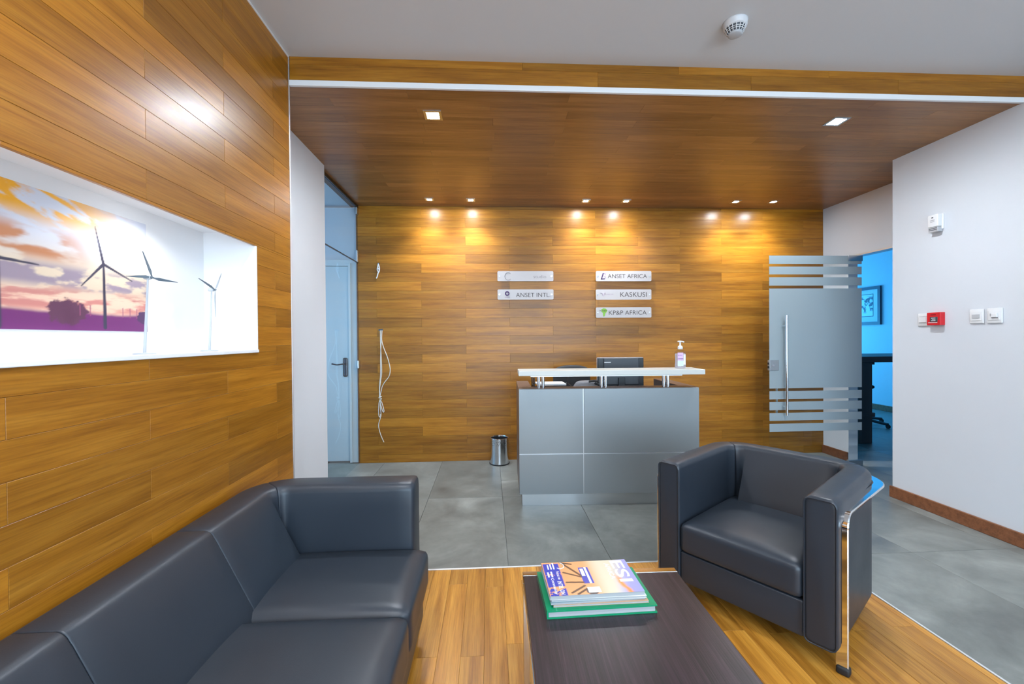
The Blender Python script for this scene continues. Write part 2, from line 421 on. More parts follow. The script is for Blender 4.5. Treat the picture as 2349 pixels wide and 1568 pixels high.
for i in range(len(TX)-1):
    x0, x1 = max(TX[i], -2.95), min(TX[i+1], 6.75)
    ys = [-1.905, -.83, .245, 1.32, 2.395, 3.47, 4.545, 5.62, 6.695, 7.77]
    if 0 < TX[i] < .2: ys = [2.395, 3.47, 3.862, 4.545]
    for a, b in zip(ys, ys[1:]):
        if x1 < -1.2: a, b = max(a, 2.6), min(b, 4.62)
        elif x0 < 3.5: b = min(b, YW)
        else: a = max(a, 3.1)
        px0 = x0
        if b <= 2.40:                                   # beside the wooden lounge floor
            px0 = max(x0, 1.926)
            if x0 > 3.2: continue
        if b-a > .03 and x1-px0 > .03:
            o = link(bpy.data.objects.new('tile', tile_mesh(x1-px0, b-a)), floor); o.location = ((px0+x1)/2, (a+b)/2, 0)
floor_wood = struct('floor_wood', bxs((XL, 1.913, YREAR, 2.392, -.0108, -.0095)), M['grout'], 'golden bamboo plank floor under sofa and coffee table', 'floor')
fr = rows(-.35, 2.392, -1.913, 1.085, PITCH, .415-PITCH*30, PLEN, .85, .05)      # u = Y, v = -X
planks(floor_wood, fr, (0, 0, 0), (0, 1, 0), (-1, 0, 0), .0095, M['wood_floor'])
obj('floor_board_field', bxs((XL, 1.913, YREAR, -.352, -.0095, 0)), M['wood_floor'], floor_wood)
struct('trim_1', rbox(XL, 1.926, 2.392, 2.402, -.011, .0035, .0015), M['alu'], 'thin metal strip where the wood floor meets grey tiles behind table', 'floor trim')
struct('trim_2', rbox(1.914, 1.924, YREAR, 2.391, -.011, .0035, .0015), M['alu'], 'thin metal strip along the wood floor edge beside the armchair', 'floor trim')

# ------------------------------------------------------------------ walls
# left wood wall with the lit niche
NY0, NY1, NZ0, NZ1, NDX, NZT = .35, 2.046, 1.2443, 1.7405, .235, 1.80
xb = XL-PT
wl = struct('wall_left', bxs((-1.45, xb, YREAR, NY0-.01, 0, ZC), (-1.45, xb, NY1+.01, YB-.012, 0, ZC), (-1.45, xb, NY0-.01, NY1+.01, 0, NZ0-.004),
            (-1.45, xb, NY0-.01, NY1+.01, NZT+.02, ZC), (-1.45, XL-NDX-.01, NY0-.01, NY1+.01, NZ0-.004, NZT+.02)), M['white'],
            'glossy bamboo plank wall beside the sofa with a lit display niche', 'wall')
lr = rows(.3, YB-.008, 0, ZC, PITCH, 2.133, .81, 1.415-.81*4)
lr = cut(lr, (NY0, NY1+.004, NZ0, NZ1))
lr = cut(lr, (NY0, NY1+.004, NZ1-.0001, NZ1))
planks(wl, lr, (XL, 0, 0), (0, 1, 0), (0, 0, 1), PT, M['wood'])
obj('plank_field', bxs((xb, XL, YREAR, .298, 0, ZC)), M['wood'], wl)
t_ = .01; xn = XL-NDX
obj('niche_lining', bxs((xn-t_, xn, NY0, NY1, NZ0, NZT), (xn, xb+.0, NY1, NY1+t_, NZ0, NZT), (xn, xb, NY0-t_, NY0, NZ0, NZT), (xn, xb, NY0, NY1, NZT, NZT+t_),
    (xn, xb-.0, NY0, NY1, NZ0, NZ0+.010), (xb-.008, xb, NY0, NY1, NZ1, NZT)), M['niche'], wl, label='white lining of the display niche')
obj('niche_ledge', rbox(xb-.01, XL+.006, NY0, NY1+.008, NZ0-.002, NZ0+.0125, .002), M['niche'], wl, label='white front ledge of the niche')
obj('niche_edge', rbox(xb-.01, XL+.002, NY1-.001, NY1+.008, NZ0+.0125, NZ1, .002), M['niche'], wl)
obj('end_strip', rbox(XL-.012, XL+.003, YB-.008, YB+.002, 0, ZC-.001, .001), M['alu'], wl, label='slim aluminium strip on the wall end')
obj('ceiling_strip', rbox(XL-.004, XL+.006, YREAR, YB-.01, ZC-.008, ZC-.0005, .001), M['plastic'], wl)
# white return wall behind the wood wall
struct('wall_left_return', bxs((-1.46, XWL, YB, YWL, 0, ZW+.05), (-3.0, -1.46, YB, YB+.1, 0, ZW+.05)), M['white'], 'plain white wall strip between bamboo wall and glass partition', 'wall')
struct('wall_corridor', bxs((-3.1, -3.0, YB, 4.8, 0, .62), (-3.1, -3.0, YB, 4.8, 2.35, 2.75), (-3.1, -3.0, YB, 2.7, .62, 2.35), (-3.1, -3.0, 4.3, 4.8, .62, 2.35)), M['white'], 'white wall of the side corridor behind the glass partition', 'wall')
struct('wall_corridor_end', bxs((-1.46, XBL, 4.605, 4.70, 0, ZW), (-3.0, -2.24, 4.605, 4.70, 0, ZW), (-2.24, -1.46, 4.605, 4.70, 2.10, ZW)), M['white'], 'pale wall around the white door behind the glass', 'wall')
struct('ceiling_corridor', bxs((-3.0, -1.40, YB, 4.7, ZW+.03, ZW+.08)), M['white'], 'white ceiling of the side corridor behind the glass partition', 'ceiling')
# back bamboo wall
wb = struct('wall_back', bxs((XBL+.012, 3.85, YW+PT, YW+.17, 0, ZW), (XBL-.001, XBL+.012, YW-.001, YW+.17, 0, ZW)), M['skirt'], 'bamboo plank feature wall behind the reception desk', 'wall')
br = rows(XBL+.013, XR2, 0, ZW, PITCH, 1.041, PLEN, .221)
planks(wb, br, (0, YW, 0), (1, 0, 0), (0, 0, 1), PT, M['wood'])
# right white walls
struct('wall_right', bxs((XR1, XR2+.1, YREAR, YC, 0, ZC)), M['white'], 'white wall with switches and red call point', 'wall')
struct('wall_right_recess', bxs((XR2, XR2+.1, YDR, YW, 0, ZW+.05), (XR2, XR2+.1, YC, YDR, ZDR, ZW+.05)), M['white'], 'white recessed wall around the glass office door', 'wall')
def skirting(name, x0, x1, y0, y1, label):
    return struct(name, rbox(x0, x1, y0, y1, 0, .09, .004), M['skirt'], label, 'baseboard')
skirting('baseboard_right', XR1-.018, XR1-.0005, YREAR, YC+.012, 'brown wooden baseboard along the white wall with switches')
skirting('baseboard_recess', XR2-.018, XR2-.0005, YDR, YW-.001, 'short brown baseboard beside the hinged glass door')
# rear wall with its window (behind the camera)
struct('wall_rear', bxs((-1.5, -.75, YREAR-.1, YREAR, 0, ZC), (2.95, 3.3, YREAR-.1, YREAR, 0, ZC), (-.75, 2.95, YREAR-.1, YREAR, 0, .35), (-.75, 2.95, YREAR-.1, YREAR, 2.55, ZC)), M['white'], 'white wall with a wide window facing the lounge', 'wall')
wn = struct('window_1', bxs((-.75, 2.95, YREAR-.07, YREAR-.02, .35, .40), (-.75, 2.95, YREAR-.07, YREAR-.02, 2.5, 2.55), (-.75, -.70, YREAR-.07, YREAR-.02, .4, 2.5),
            (2.90, 2.95, YREAR-.07, YREAR-.02, .4, 2.5), (1.08, 1.12, YREAR-.07, YREAR-.02, .4, 2.5)), M['alu'], 'wide aluminium window lighting the lounge', 'window')
for x0, x1 in ((-.70, 1.08), (1.12, 2.90)): obj('pane', bxs((x0, x1, YREAR-.05, YREAR-.044, .4, 2.5)), M['glass'], wn)
# ceilings
struct('ceiling', bxs((-1.5, 3.4, YREAR, YB, ZC, ZC+.12)), M['white_ceiling'], 'plain white ceiling above the lounge seating', 'ceiling')
cw = struct('ceiling_wood', bxs((-1.46, 3.83, YB+.013, YW+.1, ZW+PT, ZC+.1)), M['skirt'], 'dropped bamboo plank ceiling over the reception desk', 'ceiling')
cr = rows(XBL-.01, 3.83, -YW, -(YB+.004), PITCH, -YW, PLEN, .03, .02)                  # u = X, v = -Y
planks(cw, cr, (0, 0, ZW), (1, 0, 0), (0, -1, 0), PT, M['wood_ceil'])
beam = struct('beam', bxs((XL+.004, XR1-.002, YB+.001, YB+.012, ZW-.002, ZC)), M['skirt'], 'bamboo fascia beam between white ceiling and dropped wood ceiling', 'beam')
fr_ = [(a, b, ZW+.026, ZW+.112) for a, b in ((XL+.006, .63), (.63, 1.53), (1.53, 2.43), (2.43, XR1-.003))] + [(a, b, ZW+.112, ZC) for a, b in ((XL+.006, .2), (.2, 1.1), (1.1, 2.0), (2.0, XR1-.003))]
planks(beam, fr_, (0, YB-.008, 0), (1, 0, 0), (0, 0, 1), .009, M['wood'])
obj('edge_strip', rbox(XL+.004, XR1-.002, YB-.012, YB+.006, ZW-.004, ZW+.026, .002), M['plastic'], beam, label='white strip along the bottom of the beam')
# office beyond the glass door
struct('wall_office', bxs((6.76, 6.86, .6, 9.4, 0, 2.8)), M['white'], 'office wall with a framed picture beyond the doorway', 'wall')
struct('wall_office_window', bxs((3.806, 4.1, 9.3, 9.4, 0, 2.8), (6.5, 6.76, 9.3, 9.4, 0, 2.8), (4.1, 6.5, 9.3, 9.4, 0, .6), (4.1, 6.5, 9.3, 9.4, 2.3, 2.8)), M['white'], 'office wall holding the office window', 'wall')
struct('window_2', bxs((4.1, 6.5, 9.33, 9.37, .6, .65), (4.1, 6.5, 9.33, 9.37, 2.25, 2.3), (4.1, 4.15, 9.33, 9.37, .65, 2.25), (6.45, 6.5, 9.33, 9.37, .65, 2.25), (5.28, 5.32, 9.33, 9.37, .65, 2.25)), M['alu'], 'aluminium window lighting the office', 'window')
struct('wall_office_near', bxs((3.806, 6.76, .9, 1.0, 0, 2.8)), M['white'], 'plain office wall opposite the office window', 'wall')
struct('ceiling_office', bxs((3.806, 6.86, .6, 9.4, 2.75, 2.85)), M['white'], 'white ceiling of the office', 'ceiling')
struct('wall_office_side', bxs((3.706, 3.806, 4.692, 9.3, 0, 2.75)), M['white'], 'office side of the reception back wall', 'wall')
struct('baseboard_office', rbox(6.742, 6.7595, 1.0, 9.3, 0, .10, .004), M['skirt'], 'baseboard below the framed picture in the office', 'baseboard')

# ------------------------------------------------------------------ glass office door (standing open)
GY = 4.03
d1 = thing('door_1', 'open frosted glass door with long chrome pull handle', 'door', (3.70, GY, 0), kind='structure')
obj('pane', rbox(-.955, 0, -.005, .005, .012, 2.088, .001), M['glass'], d1)
for z0, z1 in ((2.007, 2.088), (1.904, 1.981), (1.794, 1.876), (.785, 1.766), (.677, .757), (.570, .652), (.466, .542), (.358, .436)):
    obj('frosted_band', bxs((-.953, -.002, -.0065, -.0052, z0, z1)), M['frost'], d1)
h = obj('pull_handle', tube(B(), [(-.826, -.075, .53), (-.826, -.075, 1.50)], .0125, 16), M['chrome'], d1, True)
for z in (.613, 1.398): obj('standoff', tube(B(), [(-.826, -.075, z), (-.826, -.006, z)], .008, 10), M['chrome'], h, True)
h = obj('rear_pull_handle', tube(B(), [(-.826, .075, .53), (-.826, .075, 1.50)], .0125, 16), M['chrome'], d1, True)
for z in (.613, 1.398): obj('standoff', tube(B(), [(-.826, .075, z), (-.826, .006, z)], .008, 10), M['chrome'], h, True)
lk = obj('lock_case', rbox(-.957, -.862, -.016, .016, .962, 1.063, .003), mat('lock_grey', (.33, .35, .37), .4, .5), d1)
obj('keyhole', tube(B(), [(-.922, -.0165, 1.012), (-.922, -.022, 1.012)], .012, 14), M['chrome'], lk, True)
obj('latch', bxs((-.962, -.956, -.010, .010, .985, 1.005), (-.962, -.956, -.010, .010, 1.02, 1.04)), M['black'], lk)
obj('top_hinge', rbox(-.145, .004, -.014, .014, 2.035, 2.092, .003), M['brushed'], d1)
obj('bottom_hinge', rbox(-.145, .004, -.014, .014, .006, .06, .003), M['brushed'], d1)
struct('trim_3', bxs((XR2-.001, XR2+.101, YC, YDR, ZDR-.014, ZDR-.0005)), M['alu'], 'slim metal head rail above the glass office door opening', 'door trim')

# ------------------------------------------------------------------ left glass partition door
d2 = thing('door_2', 'clear glass partition door beside the bamboo back wall', 'door', (XG, YWL, 0), kind='structure')
L2 = YW-YWL
obj('pane', rbox(-.005, .005, .012, L2-.012, .012, 2.095, .001), M['glass'], d2, label='clear glass door leaf')
obj('transom_pane', rbox(-.005, .005, .004, L2-.004, 2.105, ZW-.03, .001), M['glass'], d2, label='clear glass panel above the door leaf')
obj('head_channel', rbox(-.012, .012, .0, L2-.002, ZW-.03, ZW-.0005, .002), M['dark_steel'], d2)
for y0, z0 in ((.012, 2.06), (L2-.06, 2.10)): obj('patch_fitting', rbox(-.014, .014, y0, y0+.05, z0, z0+.12, .003), M['brushed'], d2)
obj('patch_fitting', rbox(-.014, .014, L2-.055, L2-.003, ZW-.10, ZW-.031, .003), M['brushed'], d2)
obj('lock_patch', rbox(-.014, .014, L2-.06, L2-.004, 1.0, 1.08, .003), M['brushed'], d2)
obj('door_seam', bxs((-.006, .006, .004, L2-.004, 2.096, 2.104)), M['dark_steel'], d2)

# white corridor door seen through the glass
d3 = thing('door_3', 'white panel door with lever handle behind the glass', 'door', (-2.24, 4.60, 0), kind='structure')
obj('leaf', rbox(.0, .765, -.005, .04, .006, 2.075, .003), M['door_white'], d3)
obj('door_frame', bxs((-.05, 0, -.03, .02, 0, 2.14), (.768, .855, -.045, -.002, 0, 2.14), (0, .768, -.03, .02, 2.078, 2.14)), M['door_white'], d3)
obj('stop_bead', rbox(.765, .792, -.06, -.045, 0, 2.10, .004), M['door_white'], d3)
pl_ = obj('handle_plate', rbox(.690, .735, -.014, -.004, .905, 1.105, .012, 3), M['dark_steel'], d3)
obj('lever', tube(B(), smooth_path([(.712, -.014, 1.04), (.712, -.045, 1.04), (.69, -.055, 1.04), (.64, -.055, 1.035), (.585, -.05, 1.045)], 5), .008, 8), M['dark_steel'], pl_, True)

# ------------------------------------------------------------------ recessed downlights
def downlight(x, y, z, label, power, size=.05, angle=120, blend=.7, plate=.10):
    r = thing('downlight', label, 'downlight', (x, y, z), group='square recessed downlights')
    h_ = plate/2; i_ = size/2
    bm = B()
    for a in ((-h_, h_, -h_, -i_), (-h_, h_, i_, h_), (-h_, -i_, -i_, i_), (i_, h_, -i_, i_)): box(bm, a[0], a[1], a[2], a[3], -.004, .0)
    obj('frame', bm, M['brushed'], r)
    obj('lens', rbox(-i_, i_, -i_, i_, -.003, -.0005, .001), M['lamp'], r)
    l = bpy.data.lights.new('downlight_beam', 'SPOT'); l.energy = power*SPOT; l.spot_size = math.radians(angle); l.spot_blend = blend
    l.color = (.90, .95, 1.0); l.shadow_soft_size = .03
    o = link(bpy.data.objects.new('downlight_beam', l), r); o.location = (0, 0, -.012)
    return r
ROW = [(-.586, 4.298), (-.174, 4.306), (.996, 4.300), (1.413, 4.292), (2.564, 4.28), (2.963, 4.272)]
names_ = ['first', 'second', 'third', 'fourth', 'fifth', 'sixth']
for (x, y), nm in zip(ROW, names_):
    downlight(x, y, ZW, 'small recessed downlight, %s from the glass partition in the row over the back wall' % nm, 66, .045, 108, .75, .085)
downlight(-.339, 2.684, ZW, 'large recessed downlight in the wood ceiling nearest the left bamboo wall', 62, .075, 172, 1.0, .11)
downlight(2.273, 2.66, ZW, 'large recessed downlight in the wood ceiling near the white wall', 52, .075, 172, 1.0, .11)
for i, (x, y) in enumerate(((-.45, .55), (1.5, .55), (-.45, -1.1), (1.5, -1.1))):
    downlight(x, y, ZC, ['recessed downlight in the white ceiling over the sofa', 'recessed downlight in the white ceiling over the lounge walkway',
              'recessed downlight in the white ceiling by the rear window, sofa side', 'recessed downlight in the white ceiling by the rear window, walkway side'][i], (66, 45, 45, 45)[i], .075, 165, 1.0, .11)

# ------------------------------------------------------------------ smoke detector
M['detector'] = mat('detector_white', (.62, .63, .65), .45)
sd = thing('smoke_detector', 'white round smoke detector on the white ceiling', 'smoke detector', (1.228, 2.05, ZC))
bm = B(); lathe(bm, [(.048, -.030), (.055, -.022), (.055, -.004), (.058, 0)], 32); obj('base', bm, M['detector'], sd, True)
bm = B(); lathe(bm, [(.020, -.058), (.030, -.056), (.036, -.050), (.044, -.032), (.046, -.029)], 32); obj('chamber', bm, M['charcoal'], sd, True)
bm = B(); lathe(bm, [(.024, -.064), (.032, -.061), (.034, -.054), (.030, -.054)], 32); obj('cap', bm, M['plastic_grey'], sd, True)
for i in range(16):
    a = 2*math.pi*i/16; ca, sa = math.cos(a), math.sin(a)
    obj('rib', tube(B(), [(.035*ca, .035*sa, -.055), (.048*ca, .048*sa, -.028)], .0022, 6), M['detector'], sd)
bm = B()
for z, r in ((-.047, .0405), (-.040, .0437)):
    pts = [(r*math.cos(2*math.pi*i/32), r*math.sin(2*math.pi*i/32), z) for i in range(33)]; tube(bm, pts, .0012, 5)
obj('grille_ring', bm, M['plastic'], sd)

# ------------------------------------------------------------------ fixtures on the white wall (facing -X)
def wall_thing(name, label, cat, y, z): return thing(name, label, cat, (XR1, y, z))
s = wall_thing('alarm_sounder', 'white alarm sounder high on the white wall', 'alarm', 2.888, 2.097)
obj('body', rbox(-.045, -.001, -.036, .036, -.025, .063, .006, 3), M['plastic'], s, True)
obj('back_plate', rbox(-.012, -.0005, -.042, .042, -.045, .066, .004), M['plastic'], s)
obj('horn', rbox(-.041, -.001, -.033, .033, -.062, -.026, .004), M['plastic_grey'], s, label='grey ribbed horn under the sounder')
for z in (-.037, -.048): obj('slot', bxs((-.0425, -.040, -.028, .028, z, z+.004)), M['charcoal'], s)
obj('logo', bxs((-.0458, -.0448, -.006, .006, .038, .046)), M['charcoal'], s)
obj('print_line', bxs((-.0456, -.0448, -.016, .016, .020, .026), (-.0456, -.0448, -.014, .014, .010, .015)), M['plastic_grey'], s)
def switch(label, y, z, w_, h_, kind):
    s = wall_thing('light_switch', label, 'switch', y, z)
    obj('plate', rbox(-.011, -.0005, -w_/2, w_/2, -h_/2, h_/2, .004, 3), M['plastic'], s, True)
    if kind == 0:
        obj('rocker', rbox(-.016, -.010, -.026, .026, -.02, .02, .002), M['plastic'], s); [obj('slot', bxs((-.0125, -.0108, -.028, .028, q_, q_+.003)), M['plastic_grey'], s) for q_ in (.022, -.025)]
    elif kind == 1:
        obj('inset_plate', rbox(-.014, -.010, -.032, .032, -.03, .03, .003), M['plastic'], s); obj('rocker', rbox(-.017, -.013, -.022, .022, -.013, .013, .002), M['plastic_grey'], s)
    else:
        obj('inset_plate', rbox(-.014, -.010, -.032, .032, -.03, .03, .003), M['plastic'], s)
        rk = obj('rocker', rbox(-.024, -.013, -.022, .010, -.012, .016, .003), M['plastic'], s); obj('rocker_shade', bxs((-.016, -.0138, -.022, .012, -.016, -.0125)), M['charcoal'], s); obj('indicator', bxs((-.016, -.0135, .011, .020, -.004, .014)), M['plastic_grey'], s)
    return s
switch('white wall switch touching the red call point', 2.985, 1.411, .078, .092, 0)
switch('white wall switch with grey rocker, of the pair by the red call point the nearer one', 2.640, 1.419, .080, .094, 1)['label'] = 'white wall switch with a grey flat rocker'
switch('white wall switch with a raised pressed rocker', 2.540, 1.419, .082, .096, 2)
s = wall_thing('fire_call_point', 'red fire alarm call point on the white wall', 'call point', 2.886, 1.414)
obj('body', rbox(-.04, -.0005, -.046, .046, -.046, .046, .003, 2), M['red'], s)
obj('glass_panel', rbox(-.043, -.038, -.030, .022, -.022, .014, .002), M['charcoal'], s, label='dark glass panel with white print')
for k in range(3): obj('print_line', bxs((-.0434, -.0429, -.018, .012-.006*(k % 2), .003-.009*k, .007-.009*k)), M['plastic'], s)
obj('white_strip', bxs((-.0412, -.0402, -.028, .034, -.029, -.025)), M['plastic'], s)
obj('shadow_slot', bxs((-.0408, -.0400, -.018, .018, .026, .033)), mat('dark_red', (.25, .0, .01), .5), s)

# ------------------------------------------------------------------ name plates on the back wall
def sign(label, x0, x1, z0, z1):
    c = thing('name_plate', label, 'sign', ((x0+x1)/2, YW, (z0+z1)/2)); W_, H_ = (x1-x0)/2, (z1-z0)/2
    bm = prism(B(), rrect2(-W_, W_, -H_, H_, .012), 'y', -.036, -.028); obj('plate', bm, M['acrylic'], c)
    for sx in (-1, 1): obj('standoff_pin', tube(B(), [(sx*(W_-.021), -.0385, 0), (sx*(W_-.021), 0, 0)], .0085, 14), M['chrome'], c, True)
    return c, W_, H_
EX, EZ = (1, 0, 0), (0, 0, 1)
def letters(c, body, x, z, w_, h_, m=None, thin=-.003, dy=-.0366): return text('lettering', body, m or M['ink'], c, (x, dy, z), EX, EZ, w_, h_, thin)
c, W_, H_ = sign('frosted acrylic name plate with faded studio lettering', .092, .687, 1.902, 2.008)
bm = B(); pts = [(-.183+.037*math.cos(a), -.0366, .0+.040*math.sin(a)) for a in np.linspace(math.radians(48), math.radians(312), 28)]
tube(bm, pts, .0028, 6); obj('logo_arc', bm, M['ink_pale'], c, label='grey ring logo shaped like a letter C')
letters(c, 'studio', .085, -.022, .135, .034, M['ink_pale'])
c, W_, H_ = sign('frosted acrylic name plate reading ANSET INTL.', .092, .687, 1.707, 1.815)
bm = B(); pts = [(-.196+.0185*math.cos(a), -.0366, .011+.0185*math.sin(a)) for a in np.linspace(0, 2*math.pi, 29)]
tube(bm, pts, .0062, 8); obj('logo_ring', bm, M['ink_purple'], c, label='purple ring logo')
obj('logo_line', bxs((-.222, -.170, -.0367, -.0362, -.031, -.026)), M['ink_lilac'], c)
letters(c, 'ANSET INTL.', -.103, -.027, .365, .044)
c, W_, H_ = sign('frosted acrylic name plate reading ANSET AFRICA', 1.144, 1.749, 1.901, 2.009)
prism(bm := B(), [(-.250, -.036), (-.238, -.036), (-.214, .034), (-.228, .034)], 'y', -.0368, -.0362)
obj('logo_stem', bm, M['ink_purple'], c, label='purple slanted logo stroke')
obj('logo_foot', prism(B(), [(-.250, -.036), (-.206, -.034), (-.202, -.024), (-.246, -.026)], 'y', -.0368, -.0362), M['ink_purple'], c)
obj('logo_fold', prism(B(), [(-.226, .034), (-.196, .030), (-.196, .008), (-.204, .008), (-.204, .024), (-.224, .027)], 'y', -.0368, -.0362), M['ink_lilac'], c)
obj('logo_side', prism(B(), [(-.204, -.024), (-.196, -.022), (-.196, -.004), (-.214, -.004), (-.214, -.010), (-.204, -.010)], 'y', -.0368, -.0362), M['ink_lilac'], c)
letters(c, 'ANSET AFRICA', -.174, -.022, .428, .043)
c, W_, H_ = sign('frosted acrylic name plate reading KASKUSI', 1.143, 1.748, 1.703, 1.813)
bm = tube(B(), smooth_path([(-.255, -.0366, .020), (-.235, -.0366, .014), (-.228, -.0366, -.004), (-.224, -.0366, -.014), (-.214, -.0366, .006), (-.205, -.0366, .020), (-.198, -.0366, .014)], 5), .0022, 6)
obj('logo_bird', bm, M['ink_lilac'], c, label='thin grey bird-like logo stroke')
letters(c, 'KASKUSI', -.205, -.004, .09, .012, M['ink_lilac'], 0)
letters(c, 'KASKUSI', -.038, -.025, .288, .050)
c, W_, H_ = sign('frosted acrylic name plate reading KP&P AFRICA with green logo', 1.142, 1.747, 1.510, 1.621)
obj('logo_map', prism(B(), [(-.246, .032), (-.222, .046), (-.196, .042), (-.178, .024), (-.186, .006), (-.200, -.008), (-.204, -.030), (-.216, -.046), (-.226, -.030), (-.226, -.004), (-.240, .008)], 'y', -.0368, -.0362), M['ink_green'], c, label='green continent-shaped logo')
letters(c, 'KP&P', -.262, .012, .080, .016, M['ink'], 0, -.0372)
letters(c, 'KP&P AFRICA', -.162, -.024, .412, .045)

# ------------------------------------------------------------------ loose cables on the back wall
yc = YW-.008
c = thing('cable_bundle', 'long white cables hanging knotted from a hole in the bamboo wall', 'cable', (-1.134, yc, 1.394))
obj('wall_hole', rbox(-.022, .022, -.006, .008, -.006, .012, .002), M['dark_steel'], c)
P2 = lambda *p: [(x, -.004-.003*(i % 2), z) for i, (x, z) in enumerate(p)]
bm = tube(B(), smooth_path(P2((-.004, .0), (-.002, -.15), (.004, -.32), (.006, -.45), (-.004, -.52), (-.016, -.62), (-.014, -.70)), 6), .0042, 7); obj('cable', bm, M['cable'], c, True)
bm = tube(B(), smooth_path(P2((.012, .0), (.006, -.10), (-.004, -.28), (-.006, -.46), (-.018, -.58), (-.020, -.70)), 6), .0042, 7); obj('cable', bm, M['cable'], c, True)
bm = tube(B(), smooth_path(P2((.014, .0), (.010, -.10), (.028, -.18), (.066, -.28), (.090, -.38), (.093, -.44), (.078, -.49), (.040, -.54), (.010, -.59), (-.006, -.66), (-.018, -.70)), 6), .0045, 7); obj('cable', bm, M['cable'], c, True)
bm = tube(B(), smooth_path([(-.020, -.004, -.69), (.004, -.012, -.695), (-.024, -.014, -.705), (.002, -.010, -.715), (-.012, -.008, -.74)], 6), .0048, 7); obj('knot', bm, M['cable'], c, True)
bm = tube(B(), smooth_path(P2((-.014, -.72), (-.026, -.77), (-.030, -.86), (-.024, -.905), (-.008, -.905), (-.006, -.86), (-.014, -.78), (-.004, -.74), (.016, -.80), (.026, -.85), (.014, -.855), (-.002, -.80), (-.016, -.74)), 6), .0042, 7); obj('loop', bm, M['cable'], c, True)
bm = tube(B(), smooth_path(P2((-.012, -.88), (-.012, -.92), (-.030, -.975), (-.030, -1.02), (-.010, -1.10), (.022, -1.175)), 6), .0042, 7); obj('cable_end', bm, M['cable'], c, True)
c = thing('cable_stub', 'short white cable stub tied off high on the bamboo wall', 'cable', (-1.150, yc, 2.09))
obj('wall_hole', rbox(-.010, .010, -.005, .008, -.004, .010, .002), M['dark_steel'], c)
obj('cable', tube(B(), smooth_path(P2((.0, 0), (-.006, -.04), (.008, -.07), (-.004, -.10), (-.014, -.135), (-.022, -.155)), 6), .006, 7), M['paper'], c, True)
obj('loop', tube(B(), smooth_path(P2((.002, -.01), (.012, -.05), (.002, -.09), (-.012, -.06), (.0, -.02)), 6), .005, 7), M['paper'], c, True)

# ------------------------------------------------------------------ niche contents
po = thing('wind_farm_print', 'sunset wind farm photo print mounted in the lit niche', 'picture', (XL-NDX+.001, 0, 0))
def poster_fn(S, T):
    Y = .56+S*(1.709-.56); t_ = T; n = fbm(Y*9, t_*7, 3)
    c = lerp(srgb(225, 205, 180), srgb(205, 208, 220), sst(.42, .75, t_))
    c = lerp(c, srgb(235, 190, 165), sst(.42, .15, t_)*.9)
    c = lerp(c, srgb(190, 125, 85), sst(.36, .54, fbm(Y*6+3, t_*9, 9))*sst(.46, .56, t_)*sst(.80, .66, t_)*sst(1.52, 1.34, Y))
    c = lerp(c, srgb(235, 165, 20), sst(.36, .50, fbm(Y*9, t_*14+Y*9, 21))*sst(.70, .88, t_)*sst(1.68, 1.38, Y))
    c = lerp(c, srgb(140, 125, 150), sst(.40, .54, fbm(Y*12, t_*14, 33))*sst(.28, .36, t_)*sst(.52, .44, t_)*.85)
    c = lerp(c, srgb(190, 105, 105), sst(.40, .58, fbm(Y*10, t_*22, 41))*sst(.12, .18, t_)*sst(.36, .26, t_)*.8)
    c = lerp(c, srgb(110, 45, 105), sst(.16, .12, t_+.03*(n-.5)))
    bush = ((Y-1.40)/.07)**2+((t_-.14)/.10)**2+1.2*(fbm(Y*60, t_*40, 50)-.5)
    c = lerp(c, srgb(95, 55, 80), sst(1.0, .7, bush))
    bush = ((Y-1.69)/.03)**2+((t_-.13)/.06)**2+1.2*(fbm(Y*60, t_*40, 52)-.5)
    c = lerp(c, srgb(80, 50, 90), sst(1.0, .7, bush))
    def seg(c, y0, t0, y1, t1, w0, w1, col):
        dy, dt = (y1-y0), (t1-t0)*.412; py, pt = Y-y0, (t_-t0)*.412; L2_ = dy*dy+dt*dt
        k = np.clip((py*dy+pt*dt)/L2_, 0, 1); d = np.sqrt((py-k*dy)**2+(pt-k*dt)**2); w_ = w0+(w1-w0)*k
        return lerp(c, col, sst(w_+.0018, w_-.0004, d))
    dk = srgb(60, 58, 78)
    for hub, tips, base in (((1.526, .553), ((1.497, .845), (1.446, .352), (1.641, .449)), (1.529, .03)), ((1.214, .468), ((1.317, .461), (1.15, .66), (1.17, .26)), (1.212, .02))):
        c = seg(c, hub[0], hub[1], base[0], base[1], .0035, .0065, dk)
        for a, b in tips: c = seg(c, hub[0], hub[1], a, b, .0045, .0012, dk)
    for y_ in (1.44, 1.475, 1.60, 1.63, 1.66): c = seg(c, y_, .12, y_, .20, .001, .001, srgb(150, 80, 110))
    return c
print_sheet('print', (0.004, .56, 1.336), (0, 1.709-.56, 0), (0, 0, .412), 380, 150, poster_fn, M['poster'], po)
obj('board', bxs((0, .0035, .56, 1.709, 1.336, 1.748)), M['paper'], po)
